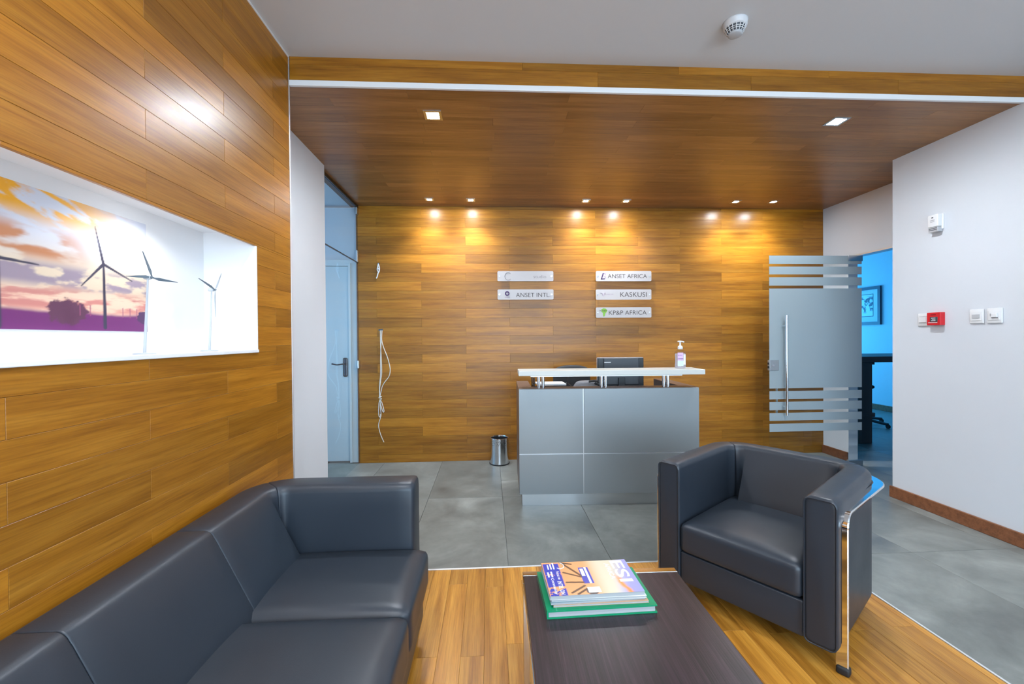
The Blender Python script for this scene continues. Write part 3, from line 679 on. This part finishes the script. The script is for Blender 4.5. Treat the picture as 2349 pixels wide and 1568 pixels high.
def turbine(label, base, hub, tips, cols):
    r = thing('model_turbine', label, 'model turbine', base, group='model wind turbines in the niche')
    hb = Vector(hub)-Vector(base)
    bm = B(); lathe(bm, [(.032, 0), (.032, .003), (.028, .005), (.004, .006)], 24); obj('base', bm, M['turbine'], r, True)
    obj('tower', tube(B(), [(0, 0, .004), (0, hb.y*.9, hb.z-.004)], .004, 10, [.0048, .0028]), M['turbine'], r, True)
    obj('nacelle', pad(-.014, .010, hb.y-.007, hb.y+.005, hb.z-.007, hb.z+.006, .004, (4, 4, 4)), M['turbine'], r, True)
    obj('hub', tube(B(), [(.008, hb.y, hb.z), (.019, hb.y, hb.z)], .005, 10, [.0055, .002]), M['turbine_dark'], r, True)
    for tp, m_ in zip(tips, cols):
        tip = Vector(tp)-Vector(base); h0 = hb+Vector((.013, 0, 0)); d = (tip-h0); s_ = d.cross(Vector((1, 0, 0))).normalized()
        bm = B(); A = []
        for k, w_ in ((0, .003), (.12, .0035), (.25, .0070), (.6, .0048), (1, .0010)):
            p = h0+d*k; A.append([bm.verts.new(p+s_*w_+Vector((.001, 0, 0))), bm.verts.new(p-s_*w_*.5+Vector((.001, 0, 0))), bm.verts.new(p-s_*w_*.5-Vector((.001, 0, 0))), bm.verts.new(p+s_*w_-Vector((.001, 0, 0)))])
        for a, b in zip(A, A[1:]):
            for q in range(4): bm.faces.new([a[q], a[(q+1) % 4], b[(q+1) % 4], b[q]])
        bm.faces.new(A[0]); bm.faces.new(A[-1]); bmesh.ops.recalc_face_normals(bm, faces=list(bm.faces)); obj('blade', bm, M[m_], r)
zs = NZ0+.0125
turbine('white model wind turbine in front of the print edge', (-1.2, 1.545, NZ0+.010), (-1.2, 1.566, 1.524), ((-1.2, 1.543, 1.612), (-1.16, 1.650, 1.518), (-1.235, 1.518, 1.522)), ('turbine_dark',)*3)
turbine('white model wind turbine against the bare niche end', (-1.2, 1.889, NZ0+.010), (-1.2, 1.910, 1.520), ((-1.2, 1.827, 1.558), (-1.2, 1.977, 1.601), (-1.2, 1.933, 1.403)), ('turbine_dark', 'turbine', 'turbine'))
def niche_lamp(y, label, power):
    r = thing('niche_spotlight', label, 'spotlight', (-1.165, y, NZT))
    bm = B(); lathe(bm, [(.030, -.010), (.034, -.008), (.036, 0)], 24); obj('rim', bm, M['brushed'], r, True)
    bm = B(); lathe(bm, [(.024, -.014), (.026, -.0102)], 24); obj('lens', bm, M['lamp_niche'], r, True)
    l = bpy.data.lights.new('niche_beam', 'SPOT'); l.energy = power; l.spot_size = math.radians(160); l.spot_blend = .5; l.color = (.97, .98, 1.0); l.shadow_soft_size = .025
    o = link(bpy.data.objects.new('niche_beam', l), r); o.location = (0, 0, -.02)
niche_lamp(1.60, 'small spotlight in the niche top near the model turbines', 6.5)
niche_lamp(.75, 'small spotlight in the niche top at the sofa end', 3.5)

# ------------------------------------------------------------------ reception desk
DW, DH = 1.393, .907
dk_ = thing('reception_desk', 'silver fronted reception desk with raised white counter', 'reception desk', (.222, 3.236, 0), math.radians(-2.0))
obj('plinth', bxs((.023, DW-.023, .038, .058, 0, .10), (.023, .04, .058, .60, 0, .10), (DW-.04, DW-.023, .058, .68, 0, .10)), M['brushed'], dk_, label='brushed metal kick plate')
gx, gz, q = .497, .408, .0035
for x0, x1 in ((.001, gx-q), (gx+q, DW-.001)):
    for z0, z1 in ((.10, gz-q), (gz+q, DH)):
        obj('front_panel', rbox(x0, x1, 0, .018, z0, z1, .0012), M['silver'], dk_)
obj('groove_strip', bxs((.002, DW-.002, .008, .0175, gz-q, gz+q), (gx-q, gx+q, .0081, .0174, .10, DH)), M['alu'], dk_)
obj('carcass', bxs((.001, DW-.001, .018, .035, .10, DH-.002), (0, .018, .0355, .62, .10, DH-.002), (DW-.018, DW, .0355, .70, .10, DH-.002)), M['desk_brown'], dk_, label='brown laminate desk sides')
obj('top_ledge', bxs((.0, DW, .0185, .135, DH-.0018, DH+.0035), (0, .105, .1352, .62, DH-.0018, DH+.0035), (DW-.105, DW, .1352, .70, DH-.0018, DH+.0035)), M['desk_brown'], dk_)
obj('inner_panel', bxs((.09, .105, .136, .62, .12, DH-.002), (DW-.105, DW-.09, .136, .70, .12, DH-.002), (.105, DW-.105, .12, .134, .12, DH-.002)), M['charcoal'], dk_)
obj('worktop', rbox(.106, DW-.106, .136, .66, .722, .747, .003), M['desk_brown'], dk_)
obj('counter_top', rbox(-.002, DW+.012, -.078, .165, 1.015, 1.053, .003), M['counter'], dk_, label='white raised counter board')
obj('counter_rail', bxs((.09, DW-.15, -.045, .13, 1.006, 1.0148)), M['alu'], dk_)
for xc in (.175, .665, 1.155):
    for dx, y in ((-.017, .055), (.017, .058)):
        obj('counter_post', tube(B(), [(xc+dx, y, DH+.0035), (xc+dx, y, 1.006)], .0128, 16), M['post_chrome'], dk_, True)
# things on and behind the desk
rot2 = math.radians(-2.0)
def dl(x, y, z): return (.222+x*math.cos(rot2)-y*math.sin(rot2), 3.236+x*math.sin(rot2)+y*math.cos(rot2), z)
m_ = thing('monitor', 'black computer monitor seen from behind on the desk', 'monitor', dl(.92, .50, .747), rot2)
obj('back_shell', rbox(-.203, .203, -.018, .008, .105, .370, .004), M['black'], m_)
obj('rear_cover', rbox(-.155, .155, -.034, -.018, .135, .368, .006), M['charcoal'], m_)
obj('bezel', rbox(-.207, .207, .008, .018, .10, .374, .003), M['plastic_grey'], m_)
obj('brand_print', bxs((-.150, -.093, -.0346, -.0341, .330, .337)), M['plastic'], m_, label='small white maker print')
obj('stand_neck', rbox(-.03, .03, -.05, -.034, .01, .20, .004), M['black'], m_)
obj('stand_base', rbox(-.12, .12, -.10, .08, .0, .012, .004), M['black'], m_)
tr = thing('paper_tray', 'black wire paper tray with papers on the desk', 'paper tray', dl(.30, .42, .747), rot2)
for z in (.02, .085, .145):
    bm = B(); tube(bm, [(-.16, -.10, z), (.16, -.10, z), (.16, .14, z), (-.16, .14, z), (-.16, -.10, z)], .004, 6)
    for k in range(7): tube(bm, [(-.16+.32*k/6, -.10, z-.004), (-.16+.32*k/6, .14, z-.004)], .002, 5)
    obj('shelf', bm, M['black'], tr)
for x, y in ((-.16, -.10), (.16, .14), (-.16, .14)): obj('upright', tube(B(), [(x, y, 0), (x, y, .22)], .006, 8), M['black'], tr)
for i, z in enumerate((.088, .148)):
    o = tag(obj('paper_stack', rbox(-.13, .11, -.09, .11, 0, .014, .001), M['paper']), ['white paper pile on the lower shelf of the wire tray', 'white paper pile on the upper shelf of the wire tray'][i], 'papers'); o.location = dl(.30, .42, .747+z+.002); o.rotation_euler = (0, 0, rot2+.05)
bk = thing('backpack', 'grey fabric backpack lying on the desk beside the monitor', 'backpack', dl(.605, .40, .747), rot2+.1)
obj('body', pad(-.12, .11, -.07, .08, 0, .17, .06, (10, 10, 8), .012), M['grey_cloth'], bk, True)
obj('front_pocket', pad(-.085, .06, -.10, -.05, .01, .13, .024, (8, 6, 8)), M['grey_cloth'], bk, True)
obj('strap', tube(B(), smooth_path([(.05, -.06, .165), (.08, -.09, .15), (.10, -.10, .09), (.13, -.08, .03)], 6), .011, 8), M['dark_cloth'], bk, True)
obj('strap', tube(B(), smooth_path([(.0, -.05, .178), (.04, -.075, .185), (.08, -.04, .175), (.115, -.05, .13)], 6), .009, 8), M['dark_cloth'], bk, True)
ch = thing('office_chair', 'black office chair behind the reception desk', 'office chair', (.83, 4.12, 0))
obj('backrest', pad(-.19, .19, .10, .155, .58, 1.022, .026, (14, 4, 14), 0), M['dark_cloth'], ch, True)
for v_ in ch.children[-1].data.vertices:
    if v_.co.z > .95: v_.co.z -= .045*(abs(v_.co.x)/.19)**3
obj('back_bar', tube(B(), smooth_path([(0, .15, .75), (0, .19, .60), (0, .15, .46), (0, .05, .43)], 5), .018, 8), M['black'], ch, True)
obj('seat', pad(-.23, .23, -.33, .12, .43, .50, .03, (10, 10, 4), .01), M['dark_cloth'], ch, True)
obj('gas_post', tube(B(), [(0, -.1, .09), (0, -.1, .43)], .025, 12), M['black'], ch, True)
for i in range(5):
    a = 2*math.pi*i/5+.3; lx, ly = .26*math.cos(a), -.1+.26*math.sin(a)
    lg = obj('base_leg', tube(B(), [(0, -.1, .10), (lx, ly, .07)], .02, 8, [.024, .014]), M['black'], ch, True)
    obj('caster', tube(B(), [(lx-.012, ly, .028), (lx+.012, ly, .028)], .028, 14), M['rubber'], lg, True)

# hand sanitiser on the counter
sp = dl(1.27, .055, 1.053)
sa = thing('sanitiser_bottle', 'clear hand sanitiser pump bottle on the white counter', 'bottle', sp, rot2)
bm = B(); lathe(bm, [(.036, 0), (.044, .004), (.046, .012), (.045, .030), (.0415, .050), (.043, .085), (.0455, .110), (.044, .128), (.034, .139), (.018, .145), (.014, .150), (.014, .156)], 32, (0, 0, 0), 1.0, .62)
obj('body', bm, M['bottle'], sa, True)
bm = B(); lathe(bm, [(.033, .003), (.041, .008), (.042, .028), (.038, .05), (.039, .085), (.0415, .105), (.038, .116)], 28, (0, 0, 0), 1.0, .58)
obj('gel', bm, frosted('clear_gel', (.72, .74, .84), .62, .5), sa, True)
def lab(name, x0, x1, z0, z1, m): 
    bm = B(); n = 10; f = []
    for k in range(n+1):
        x = x0+(x1-x0)*k/n; a = math.acos(max(-1, min(1, x/.0468))); y = -.62*.0468*math.sin(a)
        f.append((bm.verts.new((x, y, z0)), bm.verts.new((x, y, z1))))
    for a, b in zip(f, f[1:]): bm.faces.new([a[0], b[0], b[1], a[1]])
    return obj(name, bm, m, sa)
lab('label_upper', -.030, .012, .062, .124, mat('lilac_label', (.62, .42, .66), .4)); lab('label_band', -.030, .012, .072, .080, mat('violet_band', (.30, .16, .42), .4))
lab('label_text', -.028, .004, .100, .106, mat('violet_text', (.28, .14, .40), .4)); lab('label_lower', -.030, .014, .020, .061, mat('pale_green_label', (.55, .70, .62), .4)); lab('label_side', .014, .034, .03, .11, M['paper'])
bm = B(); lathe(bm, [(.019, .150), (.019, .168), (.013, .176), (.006, .180), (.005, .205)], 20); obj('pump_collar', bm, M['plastic'], sa, True)
bm = B(); lathe(bm, [(.006, .204), (.012, .206), (.012, .213), (.008, .216)], 18); obj('pump_head', bm, M['plastic'], sa, True)
obj('nozzle', tube(B(), smooth_path([(-.02, 0, .210), (.0, 0, .211), (.022, -.006, .208), (.027, -.008, .203)], 4), .0045, 8), M['plastic'], sa, True)
# waste bin
wbn = thing('waste_bin', 'small chrome perforated waste bin against the bamboo wall', 'bin', (.096, 4.405, 0))
prof = [(.101, 0), (.1005, .006), (.0975, .04), (.0955, .10), (.095, .20), (.0955, .262), (.0965, .268)]
bm = B(); n = 40; rings = []
for r, z in prof+[(.0925, .268), (.0915, .262)]:
    rings.append([bm.verts.new((r*math.cos(2*math.pi*i/n), r*math.sin(2*math.pi*i/n), z)) for i in range(n)])
for a, b in zip(rings, rings[1:]):
    for i in range(n): bm.faces.new([a[i], a[(i+1) % n], b[(i+1) % n], b[i]])
bm.faces.new(list(reversed(rings[0])))
obj('shell', bm, mat('satin_chrome', (.72, .74, .77), .16, 1.0), wbn, True)
bm = B(); rings = [[bm.verts.new((r*math.cos(2*math.pi*i/n), r*math.sin(2*math.pi*i/n), z)) for i in range(n)] for r, z in ((.0915, .262), (.0905, .12), (.092, .012))]
for a, b in zip(rings, rings[1:]):
    for i in range(n): bm.faces.new([a[i], a[(i+1) % n], b[(i+1) % n], b[i]])
bm.faces.new(rings[-1])
obj('liner', bm, M['black'], wbn, True, label='black inside of the bin')
bm = B(); tube(bm, [(.1010*math.cos(2*math.pi*i/n), .1010*math.sin(2*math.pi*i/n), .007) for i in range(n+1)], .005, 6); obj('base_ring', bm, M['rubber'], wbn, True)
bm = B(); tube(bm, [(.0945*math.cos(2*math.pi*i/n), .0945*math.sin(2*math.pi*i/n), .269) for i in range(n+1)], .0042, 8); obj('rim', bm, M['chrome'], wbn, True)
for i in range(14):
    for j, z in enumerate((.205, .222, .238)):
        if (i % 4 == 3): continue
        a = math.radians(-150+i*11+(5 if j == 1 else 0)); ca, sa_ = math.cos(a), math.sin(a)
        obj('perforation', tube(B(), [(.0930*ca, .0930*sa_, z), (.0962*ca, .0962*sa_, z)], .0030, 8), M['black'], wbn)

# ------------------------------------------------------------------ upholstery sweep
def sweep_pad(path, T, z0, z1, r, end0, end1, seg=5, crown=.006, slope=None):
    """path: list of (x, y, nx, ny); rounded-rectangle section of thickness T; end0/end1 = edge radius at the ends"""
    zk = .36
    base = rrect2(-T/2, T/2, z0, z1, r, seg); cz = (z0+z1)/2
    k0 = next(i for i, p in enumerate(base) if p[0] < 0 and p[1] < cz)      # extra vertices down the inner face
    base = base[:k0]+[(-T/2, z1-r-(z1-r-zk)*i/4) for i in range(1, 4)]+[(-T/2, zk)]+base[k0:]
    bm = B(); rings = []
    P = [Vector((p[0], p[1])) for p in path]
    def ring(p, nrm, inset, sl=0.0):
        kx = (T/2-inset)/(T/2); kz = ((z1-z0)/2-inset)/((z1-z0)/2); out = []
        for a, z in base:
            zz = cz+(z-cz)*kz
            if z > z1-r*.9: zz += crown*(1-(2*a/T)**2)
            ak = a*kx-(sl*(z1-.02-max(z, zk)) if a < 0 and z < z1-.02 else 0)
            out.append(bm.verts.new((p.x+nrm[0]*ak, p.y+nrm[1]*ak, zz)))
        return out
    n = len(P); dist = [0.0]
    for a, b in zip(P, P[1:]): dist.append(dist[-1]+(b-a).length)
    tot = dist[-1]
    def at(s):
        s = max(0, min(tot, s)); i = 0
        while i < n-2 and dist[i+1] < s: i += 1
        k = (s-dist[i])/max(1e-9, dist[i+1]-dist[i]); p = P[i].lerp(P[i+1], k)
        nn = Vector((path[i][2], path[i][3])).lerp(Vector((path[i+1][2], path[i+1][3])), k).normalized(); return p, (nn.x, nn.y), (slope(nn) if slope else 0.0)
    S = []
    def endlist(e): return [(0, e), (e*.12, e*.52), (e*.4, e*.16), (e, 0)]
    S += [(a, b) for a, b in endlist(end0)]
    S += [(d, 0) for d in dist if end0*1.3 < d < tot-end1*1.3]
    k_ = 8
    S += [(tot*i/k_, 0) for i in range(1, k_) if end0*1.3 < tot*i/k_ < tot-end1*1.3]
    S += [(tot-a, b) for a, b in endlist(end1)]
    S.sort(key=lambda q: q[0])
    for s, inset in S:
        p, nn, sl = at(s); rings.append(ring(p, nn, inset, sl))
    m = len(base)
    for a, b in zip(rings, rings[1:]):
        for i in range(m): bm.faces.new([a[i], a[(i+1) % m], b[(i+1) % m], b[i]])
    bm.faces.new(list(reversed(rings[0]))); bm.faces.new(rings[-1])
    bmesh.ops.recalc_face_normals(bm, faces=list(bm.faces))
    return bm
def upath(pts, R, seg=14):
    """rounded polyline with outward (left-hand) normals; returns list of (x,y,nx,ny) and corner mid indices"""
    out = []; mids = []
    P = [Vector(p) for p in pts]
    for i, p in enumerate(P):
        if i in (0, len(P)-1):
            nn = -(P[2]-P[1]).normalized() if i == 0 else (P[-2]-P[-3]).normalized(); out.append((p.x, p.y, nn.x, nn.y)); continue
        d0 = (p-P[i-1]).normalized(); d1 = (P[i+1]-p).normalized(); c = p-d0*R+d1*R
        for k in range(seg+1):
            a = math.pi/2*k/seg; d = d0*math.cos(a)+d1*math.sin(a); nn = d0*math.sin(a)-d1*math.cos(a)
            q_ = c+nn*R
            out.append((q_.x, q_.y, nn.x, nn.y))
            if k == seg//2: mids.append(len(out)-1)
    return out, mids

# ------------------------------------------------------------------ armchair
ac = thing('armchair', 'black leather tub armchair with chrome band frame beside the coffee table', 'armchair', (1.090, 1.8386, 0), math.radians(-53.6))
T_, ZB, ZT = .115, .081, .664
path, mids = upath([(.3209, .0), (.3209, .6665), (-.3209, .6665), (-.3209, .0)], .132)
obj('arm', sweep_pad(path[:mids[0]+1], T_, ZB, ZT, .024, .016, .005), M['leather'], ac, True, 1.0)
obj('backrest', sweep_pad(path[mids[0]:mids[1]+1], T_, ZB, ZT, .024, .005, .005, slope=lambda n: .46*max(0, n.y)**4), M['leather'], ac, True, 1.0)
obj('arm', sweep_pad(path[mids[1]:], T_, ZB, ZT, .024, .005, .016), M['leather'], ac, True, 1.0)
obj('seat_cushion', pad(-.2625, .2625, -.006, .606, .235, .378, .026, (14, 14, 8), .022), M['leather'], ac, True, 1.0)
obj('base', rbox(-.2625, .2625, .008, .59, ZB+.004, .233, .008, 3), M['leather'], ac, True)
for sx in (-1, 1):   # piping round the front face of each arm
    x = sx*.3209; ring = [(x+a*.93, -.001, z) for a, z in rrect2(-T_/2, T_/2, ZB+.004, ZT-.004, .022, 5)]; ring.append(ring[0])
    obj('piping', tube(B(), ring, .0028, 6), M['leather'], ac, True)
# chrome band: leg, bend, around the back, bend, leg
def band(pts, w_, th):
    """pts: (point, outward) ; flat band of width w_ lying from the path outward, thickness th along the path's own normal"""
    bm = B(); rings = []
    P = [Vector(p) for p, _ in pts]
    for i, (p, o) in enumerate(pts):
        p = Vector(p); o = Vector(o).normalized(); t = (P[min(i+1, len(P)-1)]-P[max(i-1, 0)]).normalized(); nn = t.cross(o).normalized()
        rings.append([bm.verts.new(p+o*a+nn*b) for a, b in ((0, -th/2), (w_*.9, -th/2), (w_, -th*.2), (w_, th*.2), (w_*.9, th/2), (0, th/2))])
    for a, b in zip(rings, rings[1:]):
        for k in range(6): bm.faces.new([a[k], a[(k+1) % 6], b[(k+1) % 6], b[k]])
    bm.faces.new(list(reversed(rings[0]))); bm.faces.new(rings[-1]); bmesh.ops.recalc_face_normals(bm, faces=list(bm.faces)); return bm
xo, zt, rb, v0 = .3650, .612, .055, .034
bp_ = [((xo, v0, .028), (1, 0, 0)), ((xo, v0, .3), (1, 0, 0)), ((xo, v0, zt-rb), (1, 0, 0))]
bp_ += [((xo, v0+rb-rb*math.cos(a), zt-rb+rb*math.sin(a)), (1, 0, 0)) for a in np.linspace(.2, math.pi/2, 8)]
bpath, _ = upath([(.3650, v0+rb), (.3650, .716), (-.3650, .716), (-.3650, v0+rb)], .18)
bpath = [(x*(1+.055*min(1, max(0, (y-v0-rb)/.5))), y+(.012 if abs(x) < .30 else 0), nx, ny) for x, y, nx, ny in bpath]
mid_ = [((x, y, zt), (nx, ny, 0)) for x, y, nx, ny in bpath[1:-1]]
left_ = [((-p[0], p[1], p[2]), (-1, 0, 0)) for p, o in reversed(bp_)]
obj('chrome_frame', band(bp_+mid_+left_, .039, .009), M['chrome'], ac, True, .5, label='polished chrome band forming legs and rail')
for sx in (-1, 1): obj('foot', rbox(sx*.387-.022, sx*.387+.022, v0-.014, v0+.022, 0, .030, .008, 3), M['rubber'], ac, True)
for sx in (-1, 1): obj('rear_leg', tube(B(), [(sx*.22, .56, 0), (sx*.22, .56, ZB+.006)], .016, 12), M['chrome'], ac, True)

# ------------------------------------------------------------------ sofa
so = thing('sofa', 'long black leather sofa against the bamboo wall', 'sofa', (-.69, 1.18, 0))
T2, xbk = .145, -1.068+.0725
xs_, y1_, y0_ = -.335, 2.02-.0725, .40+.0725
pp, md = upath([(xs_+.69, y0_-1.18), (xbk+.69, y0_-1.18), (xbk+.69, y1_-1.18), (xs_+.69, y1_-1.18)], .13)
obj('arm', sweep_pad(pp[:md[0]+1], T2, .075, .662, .030, .020, .005, slope=lambda n: .06+.44*max(0, -n.x)**4), M['leather'], so, True, 1.0)
obj('arm', sweep_pad(pp[md[1]:], T2, .075, .662, .030, .005, .020, slope=lambda n: .06+.44*max(0, -n.x)**4), M['leather'], so, True, 1.0)
back = pp[md[0]:md[1]+1]
ya, yb_ = back[0][1], back[-1][1]
cuts = [-1e9, .977-1.18, 1.466-1.18, 1e9]
for a, b in zip(cuts, cuts[1:]):
    seg_ = [p for p in back if a < p[1] < b]
    if a > -1e8: seg_ = [(xbk+.69, a, -1, 0)]+seg_
    if b < 1e8: seg_ = seg_+[(xbk+.69, b, -1, 0)]
    obj('backrest', sweep_pad(seg_, T2, .075, .662, .030, .005, .005, slope=lambda n: .06+.44*max(0, -n.x)**4), M['leather'], so, True, 1.0)
for a, b in ((.548, .985), (.985, 1.425), (1.425, 1.872)):
    obj('seat_cushion', pad(-.925+.69, -.272+.69, a-1.18+.0008, b-1.18-.0008, .225, .385, .028, (14, 12, 8), .020), M['leather'], so, True, 1.0)
obj('base', rbox(-.925+.69, -.300+.69, .545-1.18, 1.875-1.18, .079, .223, .008, 3), M['leather'], so, True)
for x in (-.95, -.38):
    for y in (.48, 1.94): obj('leg', tube(B(), [(x+.69, y-1.18, 0), (x+.69, y-1.18, .082)], .018, 12), M['chrome'], so, True)

# ------------------------------------------------------------------ coffee table
TXL, TXR, TY0, TY1, TZ = .108, .690, .52, 1.583, .42
tb = thing('coffee_table', 'dark wenge coffee table with chrome end frames', 'coffee table', ((TXL+TXR)/2, (TY0+TY1)/2, 0), math.radians(-1.0))
hx, hy = (TXR-TXL)/2, (TY1-TY0)/2
obj('table_top', rbox(-hx+.003, hx-.003, -hy+.030, hy-.030, TZ-.030, TZ, .0015), M['wenge'], tb)
for s_ in (-1, 1):
    obj('end_bar', rbox(-hx, hx, s_*(hy-.015)-.0148, s_*(hy-.015)+.0148, TZ-.028, TZ+.0005, .003), M['chrome'], tb)
    obj('side_rail', rbox(s_*(hx-.012)-.011, s_*(hx-.012)+.011, -hy+.031, hy-.031, TZ-.052, TZ-.0305, .002), M['chrome'], tb)
    for sx in (-1, 1): obj('leg', rbox(sx*(hx-.0125)-.0125, sx*(hx-.0125)+.0125, s_*(hy-.015)-.0145, s_*(hy-.015)+.0145, 0, TZ-.0285, .002), M['chrome'], tb)

# ------------------------------------------------------------------ book and magazines on the table
gb = thing('green_book', 'large green hardback book under the magazines', 'book', (.348, 1.428, TZ), math.radians(1.5))
obj('cover', bxs((-.178, .178, -.1125, .1125, .0, .004), (-.178, .178, -.1125, .1125, .021, .025), (-.178, -.173, -.1125, .1125, .0042, .0208)), M['green'], gb)
obj('pages', bxs((-.172, .172, -.1090, .1090, .0042, .0208)), M['pages'], gb)
obj('hinge_groove', bxs((-.148, -.145, -.1125, .1125, .0248, .0253)), mat('pale_green', (.05, .36, .2), .4), gb)
for k, wd in enumerate(('OF', 'SA')): text('lettering', wd, M['ink_pale'], gb, (-.118+.045*k, -.062, .0256), (0, -1, 0), (1, 0, 0), width=.034, height=.026)
mg = [(.350, 1.430, .8, M['paper'], .006, 'bottom'), (.340, 1.436, 2.2, M['pages'], .006, 'second'), (.346, 1.438, .2, M['paper'], .007, 'third')]
z = TZ+.0254
covers = [(.55, .35, .22), (.2, .3, .35), (.75, .75, .72)]
for (x, y, a, m_, th, nm), cc in zip(mg, covers):
    g_ = thing('magazine', 'pale edged magazine, %s in the pile on the green book' % nm, 'magazine', (x, y, z), math.radians(a), 'magazines on the coffee table')
    obj('pages', bxs((-.1545, .1545, -.0985, .0985, .0005, th-.0005)), M['pages'], g_)
    obj('cover', bxs((-.155, .155, -.0995, .0995, 0, .0005), (-.155, .155, -.0995, .0995, th-.0005, th), (-.155, .155, 0.0988, .0995, .0006, th-.0006)), mat('magazine_cover', cc, .3), g_)
    z += th+.0002
g_ = thing('magazine', 'top magazine with orange sunset cover and bold white title', 'magazine', (.3395, 1.437, z), math.radians(1.2), 'magazines on the coffee table')
th = .013
obj('pages', bxs((-.1545, .1545, -.0985, .0985, .0005, th-.0008)), M['pages'], g_)
obj('back_cover', bxs((-.155, .155, -.0995, .0995, 0, .0005), (-.155, .155, 0.0988, .0995, .0006, th-.0008)), M['paper'], g_)
def cover_fn(S, T):      # S along +X (0 = page foot, 1 = page head), T along +Y
    c = lerp(srgb(232, 160, 110), srgb(215, 205, 180), sst(.45, .68, S)); c = lerp(c, srgb(150, 150, 205), sst(.72, .95, S+.12*(.5-T)))
    n = fbm(S*6, T*5, 4)
    c = lerp(c, srgb(240, 140, 40), sst(.05, .0, np.abs(S-.80+.16*(T-.4)-.05*(n-.5)))*sst(.6, .3, T)*.9)
    c = lerp(c, srgb(60, 70, 170), sst(.012, .0, np.maximum(np.abs(S-.10)-.085, 0))*sst(.97, .95, T)*(fbm(S*9, T*9, 77) < .66))
    c = lerp(c, srgb(65, 75, 175), ((np.abs(S-.46) < .055) & (T > .30) & (T < .80)).astype(float))
    def seg(c, s0, t0, s1, t1, w_, col):
        ds, dt = (s1-s0)*.30, (t1-t0)*.21; ps, pt = (S-s0)*.30, (T-t0)*.21; k = np.clip((ps*ds+pt*dt)/(ds*ds+dt*dt), 0, 1)
        return lerp(c, col, sst(w_+.0012, w_-.0006, np.hypot(ps-k*ds, pt-k*dt)))
    for a in ((.24, .95, .40, .55), (.22, .66, .40, .50), (.22, .36, .40, .34), (.24, .06, .40, .24), (.22, .98, .34, .92), (.30, .02, .42, .16)): c = seg(c, *a, .004, srgb(95, 75, 60))
    c = lerp(c, srgb(90, 80, 80), sst(1.0, .7, ((S-.46)/.07)**2+((T-.08)/.10)**2))
    c = lerp(c, srgb(225, 235, 228), ((S > .42) & (S < .55) & (T < .20) & (T > .04)).astype(float))
    return c
print_sheet('front_cover', (-.155, -.0995, th), (.31, 0, 0), (0, .199, 0), 150, 105, cover_fn, M['cover'], g_)
tx = lambda body, x, y, w_, h_, m_=M['paper']: text('lettering', body, m_, g_, (x, y, th+.0004), (0, -1, 0), (1, 0, 0), width=w_, height=h_, thin=.018)
tx('ESI', .094, .094, .135, .046); tx('AFRICA', .070, .078, .100, .016)
tx('INTEL ON', -.118, -.020, .074, .015); tx('Community', -.139, .000, .092, .013); tx('Focus on', -.112, .040, .050, .010)
for k in range(2): obj('print_line', bxs((-.132-.012*k, -.126-.012*k, .006, .040-.004*k, th+.0002, th+.0006)), M['paper'], g_)
obj('print_line', bxs((-.010, -.002, -.040, .058, th+.0002, th+.0006)), M['paper'], g_)
obj('print_line', bxs((-.026, -.014, .004, .050, th+.0002, th+.0006)), M['paper'], g_)
for k in range(3): obj('print_line', bxs((-.118-.010*k, -.113-.010*k, .055, .095-.006*k, th+.0002, th+.0006)), M['paper'], g_)
obj('logo_swoosh', tube(B(), smooth_path([(-.088, .096, th), (-.078, .082, th), (-.080, .064, th), (-.094, .056, th), (-.104, .062, th)], 5), .0016, 6), M['paper'], g_)

# ------------------------------------------------------------------ office seen through the doorway
pf = thing('framed_picture', 'framed drawing on the blue lit office wall', 'picture', (6.76, 7.30, 1.82))
fy, fz, fw = .335, .335, .05
obj('frame', bxs((-.03, -.001, -fy, fy, fz-fw, fz), (-.03, -.001, -fy, fy, -fz, -fz+fw), (-.03, -.001, -fy, -fy+fw, -fz+fw, fz-fw), (-.03, -.001, fy-fw, fy, -fz+fw, fz-fw)), M['frame_blue'], pf)
obj('mat_board', bxs((-.012, -.001, -fy+fw, fy-fw, -fz+fw, fz-fw)), M['paper'], pf)
def art_fn(S, T):
    n = fbm(S*7, T*7, 90); c = lerp(srgb(225, 230, 235), srgb(70, 80, 100), sst(.50, .60, n)*sst(.12, .25, T)*sst(.95, .8, T)); e = np.minimum(np.minimum(S, 1-S), np.minimum(T, 1-T))
    return lerp(c, srgb(50, 55, 70), (e < .025).astype(float))
print_sheet('drawing', (-.0135, .19, -.19), (0, -.38, 0), (0, 0, .40), 60, 60, art_fn, M['art'], pf)
ht = thing('high_table', 'tall dark table in the office beyond the glass door', 'table', (4.52, 4.90, 0))
obj('table_top', rbox(-.20, 1.3, -.07, .75, .975, 1.045, .004), M['dark_table'], ht)
for x0, y0 in ((-.10, -.05), (-.10, .55), (1.1, -.05), (1.1, .55)): obj('leg', rbox(x0, x0+.17, y0, y0+.12, 0, .974, .004), M['dark_table'], ht)
obj('corner_block', rbox(.07, .12, -.03, .05, .945, .974, .003), M['dark_table'], ht)
obj('foot_rail', rbox(-.11, .10, -.06, .08, .32, .37, .006), M['dark_table'], ht)
oc = thing('office_stool', 'black swivel stool by the tall office table', 'stool', (5.40, 6.0, 0))
obj('seat', pad(-.17, .17, -.17, .17, .52, .58, .03, (8, 8, 4), .01), M['dark_cloth'], oc, True)
obj('post', tube(B(), [(0, 0, .06), (0, 0, .53)], .025, 12), M['black'], oc, True)
for i in range(5):
    a = 2*math.pi*i/5; lg = obj('base_leg', tube(B(), [(0, 0, .10), (.42*math.cos(a), .42*math.sin(a), .055)], .02, 8), M['black'], oc, True)
    obj('caster', tube(B(), [(.42*math.cos(a)-.012, .42*math.sin(a), .028), (.42*math.cos(a)+.012, .42*math.sin(a), .028)], .028, 12), M['rubber'], lg, True)
